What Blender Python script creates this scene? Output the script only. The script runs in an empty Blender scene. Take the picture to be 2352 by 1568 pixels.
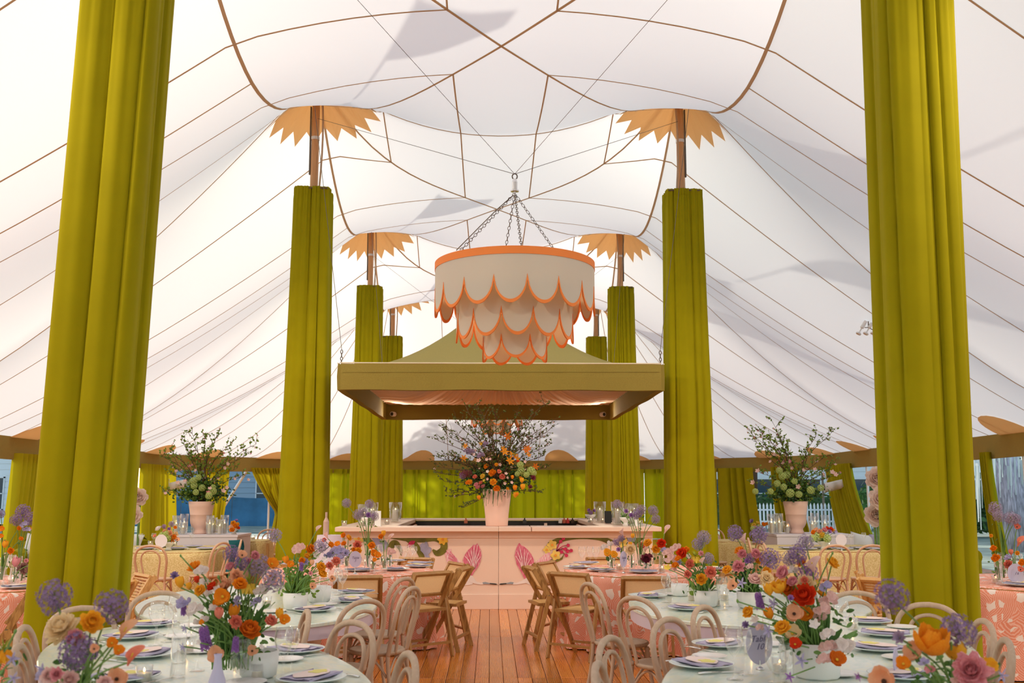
import bpy, math, random
from math import sin, cos, pi, sqrt, atan2, radians as R, tan, hypot, exp
from mathutils import Vector, Matrix, noise
rnd = random.Random(7)
SC = bpy.context.scene
COL = SC.collection
# ------------------------------------------------------------------ camera, sky, sun, exposure
CAM = Vector((-0.12, 0.0, 1.57)); PITCH = R(8.6); YAW = R(1.25); FPX = 2352 * 35 / 36
cd = bpy.data.cameras.new('camera'); cam = bpy.data.objects.new('camera', cd); COL.objects.link(cam)
cam.location = CAM; cam.rotation_euler = (pi / 2 + PITCH, 0, -YAW)
cd.lens = 35; cd.sensor_width = 36; cd.clip_start = 0.05; cd.clip_end = 500
cd.dof.use_dof = True; cd.dof.focus_distance = 11.0; cd.dof.aperture_fstop = 4.5
SC.camera = cam
SUN_DIR = Vector((-0.36, 0.93, 0.60)).normalized()      # towards the sun: behind the tent, a little left
sd = bpy.data.lights.new('sun', 'SUN'); sd.energy = 5.5; sd.angle = R(0.8); sd.color = (1.0, 0.955, 0.89)
so = bpy.data.objects.new('sun', sd); COL.objects.link(so)
so.rotation_euler = SUN_DIR.to_track_quat('Z', 'Y').to_euler()
W = bpy.data.worlds.new('world'); SC.world = W; W.use_nodes = True
wn = W.node_tree; bg = wn.nodes['Background']
sky = wn.nodes.new('ShaderNodeTexSky'); sky.sky_type = 'NISHITA'; sky.sun_disc = False
sky.sun_elevation = R(31); sky.sun_rotation = R(-21); sky.air_density = 1.3; sky.dust_density = 1.5
wn.links.new(sky.outputs[0], bg.inputs[0]); bg.inputs[1].default_value = 0.46
SC.view_settings.view_transform = 'Standard'; SC.view_settings.look = 'None'
SC.view_settings.gamma = 1; SC.view_settings.exposure = -0.28; SC.view_settings.use_curve_mapping = False
SC.cycles.use_denoising = True
SC.cycles.max_bounces = 10; SC.cycles.diffuse_bounces = 5; SC.cycles.transparent_max_bounces = 24
SC.cycles.transmission_bounces = 6; SC.cycles.glossy_bounces = 3
SC.cycles.caustics_reflective = False; SC.cycles.caustics_refractive = False
SC.cycles.sample_clamp_indirect = 6
# ------------------------------------------------------------------ helpers
MQ = cam.rotation_euler.to_matrix()
def ray(px, py):
    return MQ @ Vector(((px - 1176) / FPX, (784 - py) / FPX, -1.0))
def at(px, py, Y):
    d = ray(px, py); t = (Y - CAM.y) / d.y
    return CAM + d * t
def onz(px, py, h):
    d = ray(px, py); t = (h - CAM.z) / d.z
    return CAM + d * t
class MB:
    def __init__(s): s.v = []; s.f = []; s.m = []
    def add(s, vs, fs, m=0):
        o = len(s.v); s.v += [tuple(p) for p in vs]; s.f += [tuple(i + o for i in f) for f in fs]; s.m += [m] * len(fs)
        return s
    def box(s, c, sz, rot=None, m=0):
        x, y, z = sz[0] / 2, sz[1] / 2, sz[2] / 2; c = Vector(c)
        vs = [Vector((a, b, d)) for a in (-x, x) for b in (-y, y) for d in (-z, z)]
        if rot is not None: vs = [rot @ p for p in vs]
        return s.add([p + c for p in vs], [(0, 1, 3, 2), (4, 6, 7, 5), (0, 4, 5, 1), (2, 3, 7, 6), (0, 2, 6, 4), (1, 5, 7, 3)], m)
    def bbox(s, c, sz, b=0.004, m=0):        # box with chamfered vertical and top edges
        x, y, z = sz[0] / 2, sz[1] / 2, sz[2] / 2; c = Vector(c); rows = []
        for (zz, e) in ((-z, b), (-z + b, 0), (z - b, 0), (z, b)):
            X, Y = x - e, y - e; q = b
            rows.append([(X, -Y + q), (X, Y - q), (X - q, Y), (-X + q, Y), (-X, Y - q), (-X, -Y + q), (-X + q, -Y), (X - q, -Y)])
        zs = (-z, -z + b, z - b, z); vs = [(p[0] + c.x, p[1] + c.y, zs[k] + c.z) for k, r in enumerate(rows) for p in r]
        fs = [(k * 8 + i, k * 8 + (i + 1) % 8, (k + 1) * 8 + (i + 1) % 8, (k + 1) * 8 + i) for k in range(3) for i in range(8)]
        fs += [tuple(range(7, -1, -1)), tuple(range(24, 32))]
        return s.add(vs, fs, m)
    def bar(s, a, b, w, h, m=0, up=(0, 0, 1)):
        a = Vector(a); b = Vector(b); d = (b - a).normalized(); u = Vector(up)
        if abs(d.dot(u)) > .98: u = Vector((0, 1, 0))
        x = d.cross(u).normalized(); y = x.cross(d)
        vs = []
        for p in (a, b):
            for (i, j) in ((-1, -1), (1, -1), (1, 1), (-1, 1)): vs.append(p + x * (i * w / 2) + y * (j * h / 2))
        return s.add(vs, [(3, 2, 1, 0), (4, 5, 6, 7), (0, 1, 5, 4), (1, 2, 6, 5), (2, 3, 7, 6), (3, 0, 4, 7)], m)
    def tube(s, pts, r, n=6, m=0, closed=False, cap=True, flat=1.0):
        P = [Vector(p) for p in pts]; N = len(P)
        rs = r if isinstance(r, (list, tuple)) else [r] * N
        T = []
        for i in range(N):
            a = P[(i - 1) % N] if (closed or i) else P[0]; b = P[(i + 1) % N] if (closed or i < N - 1) else P[-1]
            t = b - a; T.append(t.normalized() if t.length > 1e-9 else Vector((0, 0, 1)))
        up = Vector((0, 0, 1)) if abs(T[0].z) < .9 else Vector((1, 0, 0))
        x = T[0].cross(up).normalized(); vs = []
        for i in range(N):
            x = x - T[i] * x.dot(T[i]); x.normalize(); y = T[i].cross(x)
            for k in range(n):
                a = 2 * pi * k / n; vs.append(P[i] + x * (cos(a) * rs[i]) + y * (sin(a) * rs[i] * flat))
        fs = []
        for i in range(N if closed else N - 1):
            j = (i + 1) % N
            for k in range(n): fs.append((i * n + k, i * n + (k + 1) % n, j * n + (k + 1) % n, j * n + k))
        if cap and not closed: fs += [tuple(range(n - 1, -1, -1)), tuple((N - 1) * n + k for k in range(n))]
        return s.add(vs, fs, m)
    def lathe(s, prof, n=24, c=(0, 0, 0), m=0, fr=None, caps=True):
        c = Vector(c); vs = []; N = len(prof)
        for (r, z) in prof:
            for k in range(n):
                a = 2 * pi * k / n; q = fr(a) if fr else 1.0
                vs.append((c.x + cos(a) * r * q, c.y + sin(a) * r * q, c.z + z))
        fs = [(i * n + k, i * n + (k + 1) % n, (i + 1) * n + (k + 1) % n, (i + 1) * n + k) for i in range(N - 1) for k in range(n)]
        if caps:
            if prof[0][0] > 1e-5: fs.append(tuple(range(n - 1, -1, -1)))
            if prof[-1][0] > 1e-5: fs.append(tuple((N - 1) * n + k for k in range(n)))
        return s.add(vs, fs, m)
    def grid(s, f, nu, nv, m=0, cu=False):
        vs = [f(i / nu, j / nv) for j in range(nv + 1) for i in range(nu + (0 if cu else 1))]
        w = nu if cu else nu + 1
        fs = [(j * w + i, j * w + (i + 1) % w, (j + 1) * w + (i + 1) % w, (j + 1) * w + i) for j in range(nv) for i in range(nu)]
        return s.add(vs, fs, m)
    def mesh(s, name, mats, smooth=False):
        me = bpy.data.meshes.new(name); me.from_pydata(s.v, [], s.f)
        for mt in (mats if isinstance(mats, (list, tuple)) else [mats]): me.materials.append(mt)
        if len(me.materials) > 1: me.polygons.foreach_set('material_index', s.m)
        if smooth: me.polygons.foreach_set('use_smooth', [True] * len(me.polygons))
        me.update(); return me
    def build(s, name, mats, parent=None, smooth=False, loc=None, rz=0, auto=None):
        return ob(name, s.mesh(name, mats, smooth), parent, loc, rz, auto)
def ob(name, me, parent=None, loc=None, rz=0, auto=None):
    o = bpy.data.objects.new(name, me); COL.objects.link(o)
    if loc is not None: o.location = loc
    if rz: o.rotation_euler = (0, 0, rz)
    if parent is not None: o.parent = parent
    return o
def tag(o, label=None, cat=None, group=None, kind=None):
    if label: o['label'] = label
    if cat: o['category'] = cat
    if group: o['group'] = group
    if kind: o['kind'] = kind
    return o
def thing(name, label, cat, loc=(0, 0, 0), rz=0, group=None):
    return tag(ob(name, None, None, loc, rz), label, cat, group)
def copy_tree(o, loc=None, rz=None, label=None, group=None, parent=None):
    c = o.copy(); COL.objects.link(c)
    if parent is not None: c.parent = parent
    if loc is not None: c.location = loc
    if rz is not None: c.rotation_euler = (0, 0, rz)
    if label: c['label'] = label
    if group: c['group'] = group
    for ch in KIDS.get(o.name, []): copy_tree(ch, parent=c)
    return c
KIDS = {}
def index_kids():
    KIDS.clear()
    for q in bpy.data.objects:
        if q.parent: KIDS.setdefault(q.parent.name, []).append(q)
NUM = ['', 'second', 'third', 'fourth', 'fifth', 'sixth', 'seventh', 'eighth', 'ninth', 'tenth', 'eleventh', 'twelfth', 'thirteenth', 'fourteenth', 'fifteenth', 'sixteenth']
def lr(i, n):
    if n == 1: return ''
    if i == 0: return 'leftmost'
    if i == n - 1: return 'rightmost'
    if i <= n // 2: return NUM[i] + ' from left'
    return NUM[n - 1 - i] + ' from right'
def face(f): return atan2(-f[0], f[1])
# ------------------------------------------------------------------ materials
def mat(name, col, rough=.6, var=0, vs=8.0, bump=0, bs=60, spec=.4, sheen=0, trans=0, tcol=None, metal=0, col2=None, emit=0, aniso=None, coat=0):
    m = bpy.data.materials.new(name); m.use_nodes = True; nt = m.node_tree; N = nt.nodes; L = nt.links
    b = N['Principled BSDF']; out = N['Material Output']
    b.inputs['Base Color'].default_value = (*col, 1); b.inputs['Roughness'].default_value = rough
    b.inputs['Specular IOR Level'].default_value = spec; b.inputs['Metallic'].default_value = metal
    if sheen: b.inputs['Sheen Weight'].default_value = sheen; b.inputs['Sheen Tint'].default_value = (*[min(1, c * 2 + .1) for c in col], 1)
    if coat: b.inputs['Coat Weight'].default_value = coat; b.inputs['Coat Roughness'].default_value = .15
    if emit: b.inputs['Emission Color'].default_value = (*col, 1); b.inputs['Emission Strength'].default_value = emit
    tc = N.new('ShaderNodeTexCoord'); mp = N.new('ShaderNodeMapping'); L.new(tc.outputs['Object'], mp.inputs[0])
    if aniso: mp.inputs['Scale'].default_value = aniso
    csock = None
    if var or col2:
        nz = N.new('ShaderNodeTexNoise'); nz.inputs['Scale'].default_value = vs; nz.inputs['Detail'].default_value = 4
        L.new(mp.outputs[0], nz.inputs['Vector'])
        rp = N.new('ShaderNodeValToRGB'); rp.color_ramp.elements[0].position = .32; rp.color_ramp.elements[1].position = .68
        c2 = col2 or tuple(min(1, c * (1 + var)) for c in col); c1 = col if col2 else tuple(c * (1 - var) for c in col)
        rp.color_ramp.elements[0].color = (*c1, 1); rp.color_ramp.elements[1].color = (*c2, 1)
        L.new(nz.outputs[0], rp.inputs[0]); L.new(rp.outputs[0], b.inputs['Base Color']); csock = rp.outputs[0]
    if bump:
        n2 = N.new('ShaderNodeTexNoise'); n2.inputs['Scale'].default_value = bs; L.new(mp.outputs[0], n2.inputs['Vector'])
        bp = N.new('ShaderNodeBump'); bp.inputs['Strength'].default_value = bump; bp.inputs['Distance'].default_value = .01
        L.new(n2.outputs[0], bp.inputs['Height']); L.new(bp.outputs[0], b.inputs['Normal'])
    if trans:
        t = N.new('ShaderNodeBsdfTranslucent'); t.inputs[0].default_value = (*(tcol or col), 1)
        if csock and not tcol: L.new(csock, t.inputs[0])
        mx = N.new('ShaderNodeMixShader'); mx.inputs[0].default_value = trans
        L.new(b.outputs[0], mx.inputs[1]); L.new(t.outputs[0], mx.inputs[2]); L.new(mx.outputs[0], out.inputs[0])
    return m
def glass_mat(name, tint=(1, 1, 1), refl=.9, frost=0):
    m = bpy.data.materials.new(name); m.use_nodes = True; nt = m.node_tree; N = nt.nodes; L = nt.links
    for n in list(N):
        if n.type == 'BSDF_PRINCIPLED': N.remove(n)
    out = N['Material Output']; t = N.new('ShaderNodeBsdfTransparent'); t.inputs[0].default_value = (*tint, 1)
    g = N.new('ShaderNodeBsdfGlossy'); g.inputs['Roughness'].default_value = .03; g.inputs[0].default_value = (1, 1, 1, 1)
    lw = N.new('ShaderNodeLayerWeight'); lw.inputs[0].default_value = .5
    pw = N.new('ShaderNodeMath'); pw.operation = 'POWER'; pw.inputs[1].default_value = 2.6; L.new(lw.outputs['Facing'], pw.inputs[0])
    ml = N.new('ShaderNodeMath'); ml.operation = 'MULTIPLY_ADD'; ml.inputs[1].default_value = refl * .85; ml.inputs[2].default_value = .06 + frost
    L.new(pw.outputs[0], ml.inputs[0])
    mx = N.new('ShaderNodeMixShader'); L.new(ml.outputs[0], mx.inputs[0]); L.new(t.outputs[0], mx.inputs[1]); L.new(g.outputs[0], mx.inputs[2])
    L.new(mx.outputs[0], out.inputs[0]); return m
def wood_mat(name, c1, c2, rough=.35, scale=(9, 1.2, 9), ring=6, rand=0, coat=0, pos=False):
    m = bpy.data.materials.new(name); m.use_nodes = True; nt = m.node_tree; N = nt.nodes; L = nt.links; b = N['Principled BSDF']
    tc = N.new('ShaderNodeTexCoord'); mp = N.new('ShaderNodeMapping'); mp.inputs['Scale'].default_value = scale
    oi = N.new('ShaderNodeObjectInfo')
    if rand:
        va = N.new('ShaderNodeVectorMath'); va.operation = 'MULTIPLY_ADD'; va.inputs[1].default_value = (37, 91, 53)
        L.new(oi.outputs['Random'], va.inputs[0]); L.new(tc.outputs['Object'], va.inputs[2]); L.new(va.outputs[0], mp.inputs[0])
    else: L.new(tc.outputs['Object'], mp.inputs[0])
    nz = N.new('ShaderNodeTexNoise'); nz.inputs['Scale'].default_value = 1.3; nz.inputs['Detail'].default_value = 5; nz.inputs['Distortion'].default_value = 1.2
    L.new(mp.outputs[0], nz.inputs['Vector'])
    wv = N.new('ShaderNodeTexWave'); wv.inputs['Scale'].default_value = ring; wv.inputs['Distortion'].default_value = 6; wv.inputs['Detail'].default_value = 3
    L.new(mp.outputs[0], wv.inputs['Vector'])
    ad = N.new('ShaderNodeMix'); ad.data_type = 'FLOAT'; ad.inputs[0].default_value = .45
    L.new(nz.outputs[0], ad.inputs[2]); L.new(wv.outputs[1], ad.inputs[3])
    rp = N.new('ShaderNodeValToRGB'); rp.color_ramp.elements[0].position = .25; rp.color_ramp.elements[1].position = .75
    rp.color_ramp.elements[0].color = (*c1, 1); rp.color_ramp.elements[1].color = (*c2, 1)
    L.new(ad.outputs[0], rp.inputs[0])
    if rand:
        hs = N.new('ShaderNodeHueSaturation'); mm = N.new('ShaderNodeMapRange'); mm.inputs[3].default_value = 1 - rand; mm.inputs[4].default_value = 1 + rand
        L.new(oi.outputs['Random'], mm.inputs[0]); L.new(mm.outputs[0], hs.inputs['Value']); L.new(rp.outputs[0], hs.inputs['Color']); L.new(hs.outputs[0], b.inputs['Base Color'])
    else: L.new(rp.outputs[0], b.inputs['Base Color'])
    b.inputs['Roughness'].default_value = rough
    if coat: b.inputs['Coat Weight'].default_value = coat; b.inputs['Coat Roughness'].default_value = .12
    return m
M = {}
M['canvas'] = mat('sail_canvas', (.89, .89, .85), .8, trans=.36, tcol=(.95, .93, .86), bump=.05, bs=3)
M['seam'] = mat('tan_seam', (.68, .53, .37), .8, trans=.45, tcol=(.72, .56, .40))
M['patch'] = mat('tan_patch', (.80, .56, .30), .8, trans=.35, tcol=(.95, .55, .22))
M['olive'] = mat('olive_velvet', (.305, .272, .0025), .8, var=.05, vs=3, bump=.04, bs=400, spec=.08, sheen=.12)
M['sheer'] = mat('olive_voile', (.34, .36, .008), .8, trans=.26, tcol=(.74, .74, .008), spec=.1)
M['sheeryel'] = mat('yellow_olive_voile', (.42, .36, .01), .8, trans=.25, tcol=(.62, .50, .01), spec=.1)
M['linen'] = mat('olive_linen', (.27, .215, .05), .9, var=.12, vs=140, bump=.2, bs=300, spec=.1)
M['linenval'] = mat('tan_olive_linen', (.36, .26, .07), .9, var=.10, vs=140, bump=.2, bs=300, spec=.1, trans=.12)
M['linenroof'] = mat('pale_olive_linen', (.46, .40, .15), .9, var=.06, vs=120, spec=.1, trans=.25)
M['piping'] = mat('pale_piping', (.72, .66, .5), .8)
M['blushcloth'] = mat('blush_chiffon', (.94, .70, .57), .8, trans=.12, tcol=(.95, .6, .42), spec=.1)
M['blush'] = mat('blush_paint', (.80, .61, .51), .5, var=.03, vs=2)
M['blushtop'] = mat('blush_counter', (.80, .60, .50), .35)
M['blushvase'] = mat('blush_ceramic', (.84, .56, .47), .5, var=.03, vs=6)
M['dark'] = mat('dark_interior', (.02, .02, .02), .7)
M['white'] = mat('white_ceramic', (.82, .82, .80), .25)
M['whitem'] = mat('white_matte', (.80, .80, .80), .6)
M['plate'] = mat('celadon_plate', (.72, .80, .80), .2)
M['platein'] = mat('white_plate', (.84, .82, .83), .2)
M['napkin'] = mat('lavender_linen', (.43, .39, .53), .9, bump=.1, bs=200)
M['menu'] = mat('cream_pink_card', (.83, .68, .64), .8)
M['menuy'] = mat('yellow_print', (.78, .70, .22), .8)
M['lilaccard'] = mat('lilac_card', (.52, .48, .66), .8)
M['ink'] = mat('grey_violet_ink', (.16, .14, .26), .8)
M['silver'] = mat('silver', (.75, .75, .75), .25, metal=1)
M['steel'] = mat('dark_steel', (.18, .15, .12), .5, metal=.8)
M['lav'] = mat('lavender_paint', (.62, .54, .66), .5)
M['box'] = mat('lilac_white_paint', (.72, .66, .72), .6)
M['wax'] = mat('candle_wax', (.90, .82, .70), .5, trans=.2)
M['flame'] = mat('flame', (1, .62, .22), 1, emit=14)
M['bulb'] = mat('warm_bulb', (1, .75, .45), 1, emit=6)
M['glass'] = glass_mat('thin_glass')
M['glassb'] = glass_mat('rippled_glass', (.97, .99, 1), refl=1.0, frost=.06)
M['bent'] = wood_mat('weathered_ash', (.48, .34, .24), (.70, .56, .45), .55, (30, 30, 4), 0)
M['bentseat'] = wood_mat('weathered_seat', (.42, .30, .21), (.62, .49, .39), .5, (6, 26, 6), 0)
M['bentn'] = wood_mat('pinkish_beech', (.54, .33, .21), (.72, .49, .34), .45, (30, 30, 4), 0)
M['fold'] = wood_mat('honey_oak', (.30, .14, .035), (.52, .28, .09), .45, (14, 14, 2), 4)
M['foldl'] = wood_mat('light_honey_pine', (.58, .30, .09), (.78, .46, .17), .45, (14, 14, 2), 4)
M['pole'] = wood_mat('spruce_pole', (.48, .20, .06), (.82, .48, .22), .5, (18, 18, .8), 2)
M['plank'] = wood_mat('varnished_pine', (.46, .12, .012), (.80, .30, .045), .24, (7, .9, 7), 3.2, rand=.30, coat=.35)
M['gap'] = mat('dark_gap', (.03, .012, .005), .8)
M['orange'] = mat('orange_trim', (.87, .26, .055), .7)
M['shade'] = mat('cream_linen_shade', (.68, .68, .61), .8, trans=.22, tcol=(.8, .77, .66), bump=.1, bs=250)
M['shadein'] = mat('warm_shade', (.82, .77, .66), .8, trans=.35, tcol=(.85, .7, .5))
# cane: woven strips with real gaps between them
def cane_mat(name, col, holes):
    m = mat(name, col, .55); nt = m.node_tree; N = nt.nodes; L = nt.links; b = N['Principled BSDF']
    tc = N.new('ShaderNodeTexCoord'); mp = N.new('ShaderNodeMapping'); mp.inputs['Scale'].default_value = (1, 1, 1); L.new(tc.outputs['Object'], mp.inputs[0])
    ck = N.new('ShaderNodeTexVoronoi'); ck.inputs['Scale'].default_value = 75; ck.inputs['Randomness'].default_value = .25; L.new(mp.outputs[0], ck.inputs['Vector'])
    lt = N.new('ShaderNodeMath'); lt.operation = 'GREATER_THAN'; lt.inputs[1].default_value = holes; L.new(ck.outputs['Distance'], lt.inputs[0])
    L.new(lt.outputs[0], b.inputs['Alpha'])
    return m
M['cane'] = mat('woven_cane', (.90, .66, .36), .5, var=.12, vs=150, trans=.5, tcol=(.95, .68, .36))
M['caneseat'] = mat('woven_cane_seat', (.70, .44, .17), .55, var=.15, vs=150, bump=.3, bs=200)
def pink_cloth():
    m = mat('coral_brushstroke_cloth', (.8, .25, .15), .85); nt = m.node_tree; N = nt.nodes; L = nt.links; b = N['Principled BSDF']
    b.inputs['Specular IOR Level'].default_value = .1
    tc = N.new('ShaderNodeTexCoord'); v1 = N.new('ShaderNodeTexVoronoi'); v1.inputs['Scale'].default_value = 5.5; L.new(tc.outputs['Object'], v1.inputs['Vector'])
    ad = N.new('ShaderNodeVectorMath'); ad.operation = 'SUBTRACT'; L.new(tc.outputs['Object'], ad.inputs[0]); L.new(v1.outputs['Position'], ad.inputs[1])
    of = N.new('ShaderNodeVectorMath'); of.operation = 'MULTIPLY_ADD'; of.inputs[1].default_value = (.34, .34, .34); of.inputs[2].default_value = (-.17, -.17, -.17); L.new(v1.outputs['Color'], of.inputs[0])
    a2 = N.new('ShaderNodeVectorMath'); a2.operation = 'ADD'; L.new(ad.outputs[0], a2.inputs[0]); L.new(of.outputs[0], a2.inputs[1])
    wv = N.new('ShaderNodeTexWave'); wv.wave_type = 'RINGS'; wv.rings_direction = 'SPHERICAL'; wv.inputs['Scale'].default_value = 22; wv.inputs['Distortion'].default_value = 3; wv.inputs['Detail'].default_value = 3; L.new(a2.outputs[0], wv.inputs['Vector'])
    r1 = N.new('ShaderNodeValToRGB'); r1.color_ramp.elements[0].position = .1; r1.color_ramp.elements[1].position = .6
    r1.color_ramp.elements[0].color = (.86, .50, .41, 1); r1.color_ramp.elements[1].color = (.78, .29, .19, 1); L.new(wv.outputs[0], r1.inputs[0])
    dn = N.new('ShaderNodeTexNoise'); dn.inputs['Scale'].default_value = 6; L.new(tc.outputs['Object'], dn.inputs['Vector'])
    mx = N.new('ShaderNodeMix'); mx.data_type = 'VECTOR'; mx.inputs[0].default_value = .10; L.new(tc.outputs['Object'], mx.inputs[4]); L.new(dn.outputs['Color'], mx.inputs[5])
    vo = N.new('ShaderNodeTexVoronoi'); vo.feature = 'DISTANCE_TO_EDGE'; vo.inputs['Scale'].default_value = 11; L.new(mx.outputs[1], vo.inputs['Vector'])
    r2 = N.new('ShaderNodeValToRGB'); r2.color_ramp.elements[0].position = .235; r2.color_ramp.elements[1].position = .25
    r2.color_ramp.elements[0].color = (0, 0, 0, 1); r2.color_ramp.elements[1].color = (1, 1, 1, 1); L.new(vo.outputs['Distance'], r2.inputs[0])
    m3 = N.new('ShaderNodeMix'); m3.data_type = 'RGBA'; L.new(r2.outputs[0], m3.inputs[0]); L.new(r1.outputs[0], m3.inputs[6]); m3.inputs[7].default_value = (.86, .76, .72, 1)
    L.new(m3.outputs[2], b.inputs['Base Color']); return m
M['pinkcloth'] = pink_cloth()
M['yelcloth'] = mat('straw_weave_cloth', (.52, .38, .14), .9, col2=(.74, .62, .34), vs=70, bump=.3, bs=150, spec=.1)
def marble():
    m = mat('pale_green_marble', (.66, .75, .68), .22, coat=.3); nt = m.node_tree; N = nt.nodes; L = nt.links; b = N['Principled BSDF']
    tc = N.new('ShaderNodeTexCoord'); nz = N.new('ShaderNodeTexNoise'); nz.inputs['Scale'].default_value = 7; nz.inputs['Detail'].default_value = 7; nz.inputs['Distortion'].default_value = 1.5
    mp = N.new('ShaderNodeMapping'); mp.inputs['Scale'].default_value = (1, 2.6, 1); L.new(tc.outputs['Object'], mp.inputs[0]); L.new(mp.outputs[0], nz.inputs['Vector'])
    rp = N.new('ShaderNodeValToRGB'); e = rp.color_ramp.elements; e[0].position = .35; e[0].color = (.60, .72, .66, 1); e[1].position = .62; e[1].color = (.74, .78, .62, 1)
    x = e.new(.5); x.color = (.70, .77, .71, 1); L.new(nz.outputs[0], rp.inputs[0]); L.new(rp.outputs[0], b.inputs['Base Color']); return m
M['marble'] = marble()
G1 = mat('leaf_green', (.07, .17, .035), .5, var=.3, vs=20, trans=.25)
G2 = mat('stem_green', (.16, .30, .07), .5, var=.15, vs=20)
G3 = mat('spring_leaf', (.20, .32, .04), .5, var=.3, vs=20, trans=.3)
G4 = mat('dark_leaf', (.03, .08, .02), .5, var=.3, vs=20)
TW = mat('brown_twig', (.10, .05, .025), .8)
# ------------------------------------------------------------------ tent canopy
ROWS = [-1.3, 7.2, 15.7, 23.4, 29.0]; PK = [8.5, 8.5, 8.45, 8.35, 7.9]; CP = [7.38, 7.38, 7.38, 7.30, 7.0]
MIDW = [6.45, 6.45, 6.85, 6.40]; MIDC = [6.9, 6.95, 7.25, 6.9]
XR = 3.0; XE = 9.8; ZE = 2.67; ZV = 2.23; YB = 7.0; YF = 7.0; EXN = 1.75
def bay(y):
    y = min(max(y, ROWS[0]), ROWS[-1])
    for k in range(4):
        if y <= ROWS[k + 1] + 1e-9:
            return k, 2 * (y - ROWS[k]) / (ROWS[k + 1] - ROWS[k]) - 1
def wz(y):
    k, t = bay(y); p = PK[k + 1] if t > 0 else PK[k]
    return MIDW[k] + (p - MIDW[k]) * abs(t) ** 1.9
def cz(y):
    k, t = bay(y); p = CP[k + 1] if t > 0 else CP[k]
    return MIDC[k] + (p - MIDC[k]) * abs(t) ** 1.6
def eave_hit(Q, d):
    y0 = ROWS[-1] if Q[1] > 10 else ROWS[0]; L = YB; lo, hi = 0.0, 20.0
    for _ in range(40):
        m = (lo + hi) / 2; x = Q[0] + d[0] * m; y = Q[1] + d[1] * m
        if abs(x / XE) ** EXN + abs((y - y0) / L) ** EXN < 1: lo = m
        else: hi = m
    return lo
def side_prof(v, w, t, end=False):
    k = 1.04 + .42 * abs(t) ** 4
    return ZE + (w - ZE) * (1 - v) ** k - .25 * sin(pi * v) * (1 - abs(t))
def surf(x, y):
    a = abs(x)
    if ROWS[0] <= y <= ROWS[-1]:
        k, t = bay(y)
        if a <= XR: return cz(y) + (wz(y) - cz(y)) * (a / XR) ** 2.1
        return side_prof(min(1, (a - XR) / (XE - XR)), wz(y), t)
    y0 = ROWS[-1] if y > 0 else ROWS[0]; qx = max(-XR, min(XR, x)); d = Vector((x - qx, y - y0)); L = d.length
    if L < 1e-6: return cz(y0) + (wz(y0) - cz(y0)) * (abs(qx) / XR) ** 2.1
    d /= L; E = eave_hit((qx, y0), d); t = (abs(qx) / XR) ** 2
    return side_prof(min(1, L / E), cz(y0) + (wz(y0) - cz(y0)) * (abs(qx) / XR) ** 2.1, t)
ceil = MB()
NY = 150; ys = [ROWS[0] + (ROWS[-1] - ROWS[0]) * j / NY for j in range(NY + 1)]
for r_ in ROWS:
    j = min(range(len(ys)), key=lambda q: abs(ys[q] - r_)); ys[j] = r_
ceil.grid(lambda u, v: (-XR + 2 * XR * u, ys[round(v * NY)], surf(-XR + 2 * XR * u, ys[round(v * NY)])), 44, NY)
for sx in (-1, 1):
    ceil.grid(lambda u, v: (sx * (XR + (XE - XR) * u), ys[round(v * NY)], surf(sx * (XR + (XE - XR) * u), ys[round(v * NY)])), 44, NY)
for y0, sg, L in ((ROWS[-1], 1, YB), (ROWS[0], -1, YF)):
    fan = [((XR, y0), (cos(a), sg * sin(a))) for a in [pi / 2 * i / 20 for i in range(21)]]
    fan += [((XR - 2 * XR * i / 20, y0), (0, sg)) for i in range(1, 20)]
    fan += [((-XR, y0), (-cos(a), sg * sin(a))) for a in [pi / 2 * (20 - i) / 20 for i in range(21)]]
    def fp(u, v):
        Q, d = fan[round(u * (len(fan) - 1))]; E = eave_hit(Q, d); x = Q[0] + d[0] * E * v; y = Q[1] + d[1] * E * v
        t = (abs(Q[0]) / XR) ** 2
        return (x, y, side_prof(v, cz(y0) + (wz(y0) - cz(y0)) * (abs(Q[0]) / XR) ** 2.1, t))
    ceil.grid(fp, len(fan) - 1, 40)
ceiling = tag(ceil.build('ceiling', M['canvas'], smooth=True), 'cream sailcloth tent roof with tan seams sweeping up to peaks', None, None, 'structure')
def ribbon(pts, w=.022, name='seam'):
    vs = []; P = [Vector((p[0], p[1], surf(p[0], p[1]) - .012)) for p in pts]
    for i, p in enumerate(P):
        t = (P[min(i + 1, len(P) - 1)] - P[max(i - 1, 0)]); s = Vector((t.y, -t.x, 0)).normalized() * (w / 2)
        a = p - s; b = p + s
        vs += [(a.x, a.y, surf(a.x, a.y) - .012), (b.x, b.y, surf(b.x, b.y) - .012), (b.x, b.y, surf(b.x, b.y) - .018), (a.x, a.y, surf(a.x, a.y) - .018)]
    fs = [(i * 4 + k, i * 4 + (k + 1) % 4, i * 4 + 4 + (k + 1) % 4, i * 4 + 4 + k) for i in range(len(P) - 1) for k in range(4)]
    return MB().add(vs, fs).build(name, M['seam'], ceiling)
def seg(a, b, n=14): return [(a[0] + (b[0] - a[0]) * i / n, a[1] + (b[1] - a[1]) * i / n) for i in range(n + 1)]
for sx in (-1, 1):
    for k in range(1, 5): ribbon(seg((sx * XR, ROWS[k - 1]), (sx * XR, ROWS[k]), 26), .036)
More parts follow.
